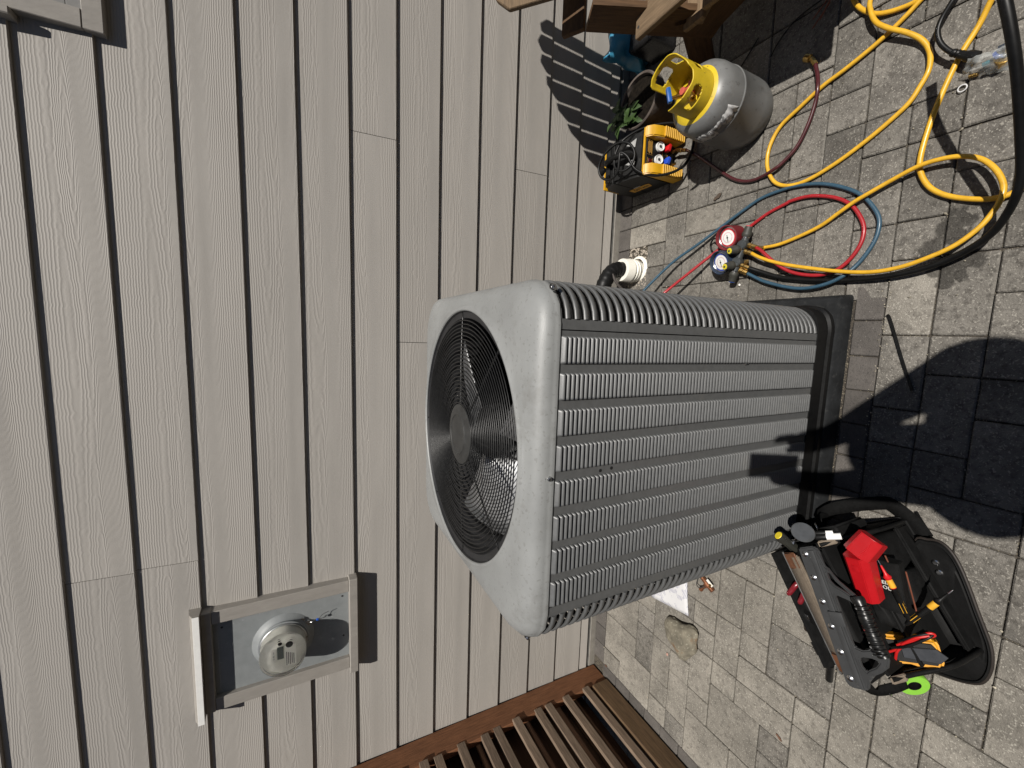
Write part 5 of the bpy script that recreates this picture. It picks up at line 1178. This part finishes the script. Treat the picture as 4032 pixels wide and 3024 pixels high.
# red case: long chamfered body and a cap
ra, rb = Vector((-0.517, -1.314, 0.315)), Vector((-0.628, -1.341, 0.285)); rc = Vector((-0.465, -1.334, 0.3))
red = wt('tool_case', 'bright red faceted plastic tool case standing in the open tool bag', 'tool case', ra)
M_REDC = mat('case_red', (.40, .006, .010), .38, var=.05)
def facet(name, a, b, w_, t_, m_, parent, org, up, ch=.35, taper=1.0):
    a = Vector(a)-org; b = Vector(b)-org; d = (b-a).normalized(); u = Vector(up); s = u.cross(d).normalized(); u = d.cross(s); bm = bmesh.new(); rows = []
    for p, k in ((a, 1.0), (b, taper)):
        pr = [(-.5, -.5), (.5, -.5), (.5, .5-ch), (.5-ch*.8, .5), (-.5+ch*.8, .5), (-.5, .5-ch)]
        rows.append([bm.verts.new(p+s*(x*w_*k)+u*(y*t_*k)) for x, y in pr])
    n = 6
    for k in range(n): bm.faces.new((rows[0][k], rows[0][(k+1) % n], rows[1][(k+1) % n], rows[1][k]))
    bm.faces.new(rows[0]); bm.faces.new(rows[1][::-1]); bmesh.ops.recalc_face_normals(bm, faces=bm.faces)
    bmesh.ops.bevel(bm, geom=list(bm.edges), offset=.0015, segments=2, affect='EDGES')
    return from_bm(name, bm, m_, parent, 30)
facet('body', ra, rb, .056, .046, M_REDC, red, ra, (.1, .1, 1), .30, .86)
facet('cap', ra+(ra-rb).normalized()*.001, rc, .060, .050, M_REDC, red, ra, (.1, .1, 1), .30, .92)
o = facet('latch', ra+(rb-ra)*.18+Vector((0, 0, .0235)), ra+(rb-ra)*.34+Vector((0, 0, .0225)), .018, .004, M_REDC, red, ra, (.1, .1, 1), .2)
# multimeter
ma, mb = Vector((-0.767, -1.356, 0.205)), Vector((-0.733, -1.446, 0.165))
mm_ = wt('multimeter', 'yellow and black multimeter with red leads wound round it in the tool bag', 'multimeter', ma)
M_MY = mat('meter_yellow', (.60, .27, .008), .45, var=.14, scale=50)
md = (mb-ma).normalized(); ms = md.cross(Vector((0, 0, 1))).normalized(); mu = ms.cross(md)
MM = axes((ma+mb)/2-ma, md, ms, md.cross(ms)); hl = (mb-ma).length/2
if MM.col[2].z < 0: MM = axes((ma+mb)/2-ma, md, -ms, md.cross(-ms))
prism('holster', [(-hl, -.034), (-hl*.2, -.030), (hl*.25, -.036), (hl*.9, -.030), (hl, -.018), (hl, .022), (hl*.9, .034), (-hl, .034)], .034, M_MY, mm_, MM, .006, 3)
MMf = MM.copy(); MMf.translation = MM.translation+Vector(MM.col[2][:3])*.0345
prism('face', [(-hl*.9, -.023), (hl*.75, -.023), (hl*.86, -.014), (hl*.86, .016), (hl*.75, .025), (-hl*.9, .025)], .003, M_BLACK, mm_, MMf, .001)
MMc = MM.copy(); MMc.translation = MM.translation+Vector(MM.col[2][:3])*.038
prism('clip', [(-.02, -.012), (.045, -.016), (.062, 0), (.045, .016), (-.02, .012)], .004, mat('smoke_plastic', (.04, .042, .046), .2), mm_, MMc, .001)
def rl_(pts): return [Vector(p)-ma for p in pts]
M_LR = mat('lead_red', (.50, .014, .014), .4, var=.1)
tube('red_lead', rl_([(-0.729, -1.393, 0.25), (-0.702, -1.412, 0.252), (-0.666, -1.44, 0.245), (-0.667, -1.45, 0.238), (-0.69, -1.428, 0.248), (-0.721, -1.401, 0.252), (-0.686, -1.424, 0.256), (-0.669, -1.444, 0.246)]), .0032, M_LR, mm_, 8, 6)
tube('red_lead', rl_([(-0.769, -1.37, 0.245), (-0.744, -1.39, 0.25), (-0.727, -1.401, 0.25), (-0.747, -1.394, 0.25), (-0.789, -1.388, 0.23)]), .0032, M_LR, mm_, 8, 6)
tube('black_lead', rl_([(-0.743, -1.383, 0.25), (-0.719, -1.409, 0.256), (-0.679, -1.44, 0.25), (-0.664, -1.447, 0.24), (-0.679, -1.426, 0.254), (-0.719, -1.394, 0.25)]), .0032, M_BLACK, mm_, 8, 6)
# probes
def probe(a, b, c, m_, label, tipm, band):
    a, b, c = Vector(a), Vector(b), Vector(c); t_ = wt('test_probe', label, 'test probe', c); d = (b-a).normalized()
    lathe('needle', [(0, 0), (.0012, .003), (.0014, .016), (0, .016)], M_STEEL, t_, a-d*.014-c, d, 8)
    L_ = (b-a).length
    lathe('finger_guard', [(0, 0), (.0022, 0), (.0035, L_*.35), (.006, L_*.45), (.0085, L_*.5), (.0085, L_*.55), (.0065, L_*.6), (.0068, L_), (0, L_)], tipm, t_, a-c, d, 14)
    lathe('band', [(.0070, L_*.62), (.0072, L_*.64), (.0072, L_*.95), (.0070, L_*.97)], band, t_, a-c, d, 14)
    d2 = (c-b); lathe('barrel', [(0, 0), (.0064, 0), (.0060, d2.length*.8), (.004, d2.length), (0, d2.length)], m_, t_, b-c, d2, 14)
    lathe('stripe', [(.0064, d2.length*.45), (.0065, d2.length*.46), (.0065, d2.length*.75), (.0062, d2.length*.76)], band, t_, b-c, d2, 5)
M_AMB = mat('amber', (.68, .36, .03), .4)
probe((-0.536, -1.349, 0.275), (-0.585, -1.374, 0.262), (-0.664, -1.399, 0.225), M_BLACK, 'test probe with red tip and black barrel in the tool bag', M_RED, M_AMB)
probe((-0.57, -1.452, 0.2), (-0.622, -1.426, 0.205), (-0.687, -1.392, 0.21), M_BLACK, 'black test probe leaning out over the open lid', M_BLACK, M_AMB)
for k, (a, b, lab) in enumerate((((-0.513, -1.35, 0.262), (-0.636, -1.393, 0.215), 'thin copper coloured rod beside the red probe in the bag'), ((-0.544, -1.384, 0.235), (-0.648, -1.404, 0.2), 'thin copper coloured rod furthest from the handle in the bag'))):
    hose('tool_rod', lab, [a, b], .0018, mat('rod', (.3, .1, .07)), 'rod')
# black pouch with white mark
pp = Vector((-0.618, -1.337, 0.2)); pouch = wt('tool_pouch', 'black fabric pouch with white lettering inside the tool bag', 'pouch', pp)
facet('pouch_body', (-0.529, -1.341, 0.245), (-0.657, -1.365, 0.22), .070, .030, M_NYL, pouch, pp, (.1, .1, 1), .2)
facet('pouch_flap', (-0.678, -1.328, 0.215), (-0.681, -1.388, 0.2), .060, .020, M_NYL, pouch, pp, (.1, .1, 1), .2)
tx_ = Vector((-0.58, -1.354, 0.2642)); td = (Vector((-0.657, -1.365, 0.22))-Vector((-0.529, -1.341, 0.245))).normalized(); tn = Vector((.1, .1, 1)); ts = tn.cross(td).normalized(); tn = td.cross(ts)
text('lettering', 'KLEIN', .013, M_WHITE, pouch, axes(tx_-pp+tn*.001, ts, -td, ts.cross(-td)) if ts.cross(-td).z > 0 else axes(tx_-pp+tn*.001, -ts, -td, (-ts).cross(-td)), .0004)
text('lettering', 'TOOLS', .013, M_WHITE, pouch, axes(tx_-pp+tn*.001+td*.013, ts, -td, ts.cross(-td)) if ts.cross(-td).z > 0 else axes(tx_-pp+tn*.001+td*.013, -ts, -td, (-ts).cross(-td)), .0004)
# pliers handles in the rear pocket
for a, b, lab in (((-0.748, -1.14, 0.255), (-0.707, -1.156, 0.245), 'dark red plier handle standing highest in the rear pocket'), ((-0.759, -1.171, 0.25), (-0.721, -1.179, 0.245), 'dark red plier handle nearer the bag corner in the rear pocket')):
    a, b = Vector(a), Vector(b); o = tube('plier_handle', [Vector(), (b-a)*.5, b-a, (b-a)*1.6+Vector((0, 0, -.03))], lambda i: .0075 if i > 1 else (.004, .0068)[i], mat('handle_red', (.16, .010, .016), .35, coat=.4), None, 12, 5); o.location = a; tag(o, lab, 'pliers')
a = Vector((-0.781, -1.189, 0.24)); sn = wt('tin_snips', 'steel jaw of a black hand tool in the rear pocket', 'hand tool', a)
facet('jaw', a, (-0.843, -1.186, 0.225), .026, .016, M_STEEL, sn, a, (.2, .2, 1), .3, .5)
facet('body', (-0.773, -1.195, 0.235), (-0.84, -1.194, 0.2), .045, .03, M_BLACK, sn, a, (.2, .2, 1), .3, .8)
for a, b, lab in (((-0.872, -1.202, 0.21), (-0.895, -1.225, 0.215), 'short black rounded tool grip at the left end of the rear pocket'), ((-0.981, -1.237, 0.175), (-0.918, -1.245, 0.2), 'black tool grip poking out left past the spine of the bag')):
    a, b = Vector(a), Vector(b); o = tube('tool_grip', [Vector(), (b-a)*.5, b-a], .0095, M_GRIP, None, 12, 4); o.location = a; tag(o, lab, 'tool grip')
# screwdriver, inspection mirror, pens at the right end
a, b = Vector((-0.539, -1.141, 0.345)), Vector((-0.577, -1.169, 0.3)); sd = wt('screwdriver', 'screwdriver with black grip and yellow end cap at the corner of the bag', 'screwdriver', b)
d = a-b; L_ = d.length
lathe('grip', [(0, 0), (.012, 0), (.014, .01), (.0125, L_*.5), (.0155, L_*.85), (.014, L_*.97), (0, L_*.98)], mat('grip_black', (.022, .022, .018), .5), sd, (0, 0, 0), d, 8)
lathe('end_cap', [(.0115, L_*.975), (.0105, L_*.995), (0, L_)], mat('cap_yellow', (.70, .55, .03), .4), sd, (0, 0, 0), d, 14)
lathe('shaft', [(0, 0), (.0035, 0), (.0035, .09), (0, .09)], M_STEEL, sd, (0, 0, 0), -d, 8)
p = Vector((-0.507, -1.198, 0.335)); mi = wt('inspection_mirror', 'round grey inspection mirror on a wire stem at the end of the bag', 'mirror', p)
lathe('disc', [(0, .002), (.0265, .002), (.028, 0), (.0265, -.002), (0, -.002)], mat('mirror_grey', (.11, .115, .12), .2, metal=.4, var=.15, scale=30), mi, (0, 0, 0), (-.1, -.35, .95), 36)
q = Vector((-0.553, -1.168, 0.315))-p
tube('stem', [Vector((0, 0, -.004)), q*.5+Vector((0, 0, .004)), q, q+Vector((.01, -.02, -.06))], .0016, M_STEEL, mi, 6, 4)
lathe('joint', [(0, -.006), (.005, -.005), (.005, .005), (0, .006)], M_STEEL, mi, q, (1, 0, 0), 8)
for k, (a, b, lab) in enumerate((((-0.509, -1.236, 0.3), (-0.497, -1.265, 0.285), 'thicker white marker pen in the end pocket of the bag'), ((-0.5, -1.233, 0.298), (-0.494, -1.248, 0.29), 'thinner white pen behind the marker in the end pocket'))):
    a, b = Vector(a), Vector(b); d = (b-a); t_ = wt('pen', lab, 'pen', b); r = (.0085, .006)[k]
    lathe('barrel', [(0, 0), (r, 0), (r, d.length), (0, d.length)], mat('pen_white', (.82, .82, .80), .35, var=.03), t_, a-b, d, 14)
    lathe('cap', [(0, 0), (r*.8, .004), (r*1.05, .008), (r*1.05, .03), (0, .03)], M_BLACK, t_, a-b-d.normalized()*.028, d, 14)
section('end_pocket', [(.02, .12), (.02, .27), (.075, .27), (.08, .12)], -.196, -.164, M_NYL, .006)
# green tape roll standing on the clip side
tp = Vector((-0.934, -1.373, 0.035)); tr = wt('tape_roll', 'bright green tape roll beside the open tool bag', 'tape roll', (tp.x, tp.y, 0))
lathe('tape', [(.0165, -.009), (.036, -.009), (.037, -.007), (.037, .007), (.036, .009), (.0165, .009), (.0165, -.009)], mat('tape_green', (.22, .52, .05), .4, var=.06), tr, (0, 0, .035), (-.25, -.75, .60), 40)
lathe('core', [(.0164, -.0093), (.0145, -.0093), (.0145, .0093), (.0164, .0093)], M_BLACK, tr, (0, 0, .035), (-.25, -.75, .60), 30)

# ================================================================ PERSON out of frame, whose shadow falls on the pavers
pm_ = bpy.data.meshes.new('person')
J = dict(pel=(.20, -2.28, .96), wai=(.195, -2.26, 1.08), che=(.17, -2.20, 1.28), nec=(.17, -2.19, 1.46), hd0=(.16, -2.16, 1.53), hd1=(.15, -2.14, 1.62), hd2=(.15, -2.145, 1.68),
         shl=(-.02, -2.22, 1.40), ell=(-.01, -2.06, 1.22), wrl=(-.045, -1.91, 1.44), hal=(-.03, -1.845, 1.515),
         shr=(.39, -2.20, 1.40), elr=(.29, -2.05, 1.22), wrr=(.13, -1.93, 1.44), har=(.075, -1.85, 1.515),
         hil=(.10, -2.28, .90), knl=(.09, -2.27, .50), anl=(.085, -2.32, .09), tol=(.075, -2.18, .035),
         hir=(.30, -2.27, .90), knr=(.315, -2.25, .50), anr=(.325, -2.29, .09), tor=(.345, -2.15, .035))
R_ = dict(pel=.17, wai=.165, che=.185, nec=.062, hd0=.075, hd1=.098, hd2=.085, shl=.085, ell=.075, wrl=.045, hal=.030, shr=.085, elr=.075, wrr=.045, har=.030, hil=.095, knl=.065, anl=.045, tol=.042, hir=.095, knr=.065, anr=.045, tor=.042)
E_ = [('pel', 'wai'), ('wai', 'che'), ('che', 'nec'), ('nec', 'hd0'), ('hd0', 'hd1'), ('hd1', 'hd2'), ('che', 'shl'), ('shl', 'ell'), ('ell', 'wrl'), ('wrl', 'hal'), ('che', 'shr'), ('shr', 'elr'), ('elr', 'wrr'), ('wrr', 'har'),
      ('pel', 'hil'), ('hil', 'knl'), ('knl', 'anl'), ('anl', 'tol'), ('pel', 'hir'), ('hir', 'knr'), ('knr', 'anr'), ('anr', 'tor')]
ks = list(J); pbase = Vector((.20, -2.28, 0))
# five fingers on each hand, closed round the sides of the phone
for side, hx in (('l', -1), ('r', 1)):
    h = Vector(J['ha'+side])
    for f in range(4):
        kname = 'f%s%d' % (side, f); z_ = -.030+.018*f
        J[kname+'a'] = tuple(h+Vector((hx*.018, .018, .012+z_))); J[kname+'b'] = tuple(h+Vector((hx*.016, .040, .016+z_))); J[kname+'c'] = tuple(h+Vector((-hx*.004, .050, .018+z_)))
        for q, rr in (('a', .009), ('b', .0085), ('c', .0075)): R_[kname+q] = rr
        E_ += [('ha'+side, kname+'a'), (kname+'a', kname+'b'), (kname+'b', kname+'c')]
    kname = 't'+side; J[kname+'a'] = tuple(h+Vector((-hx*.012, .006, .02))); J[kname+'b'] = tuple(h+Vector((-hx*.020, .020, .035))); R_[kname+'a'] = .011; R_[kname+'b'] = .009
    E_ += [('ha'+side, kname+'a'), (kname+'a', kname+'b')]
ks = list(J)
pm_.from_pydata([Vector(J[k])-pbase for k in ks], [(ks.index(a), ks.index(b)) for a, b in E_], [])
person = link('person', pm_, mat('work_clothes', (.05, .06, .08), .8, var=.2), None); person.location = pbase
sk = person.modifiers.new('skin', 'SKIN'); sv = pm_.skin_vertices[0].data
for i, k in enumerate(ks): sv[i].radius = (R_[k], R_[k]*.85)
sv[0].use_root = True
sb = person.modifiers.new('sub', 'SUBSURF'); sb.levels = 2; sb.render_levels = 2; sk.use_smooth_shade = True
tag(person, 'person standing behind the camera, whose shadow falls on the pavers by the bag', 'person')
ph = box('phone', (-.036, -1.795, 1.475), (.036, -1.787, 1.625), M_BLACK, None, .004, 2)
ph.rotation_euler = (-.46, 0, 0); ph.location = (.0, -1.800, 1.548); tag(ph, 'phone held up by the person standing behind the camera', 'phone')
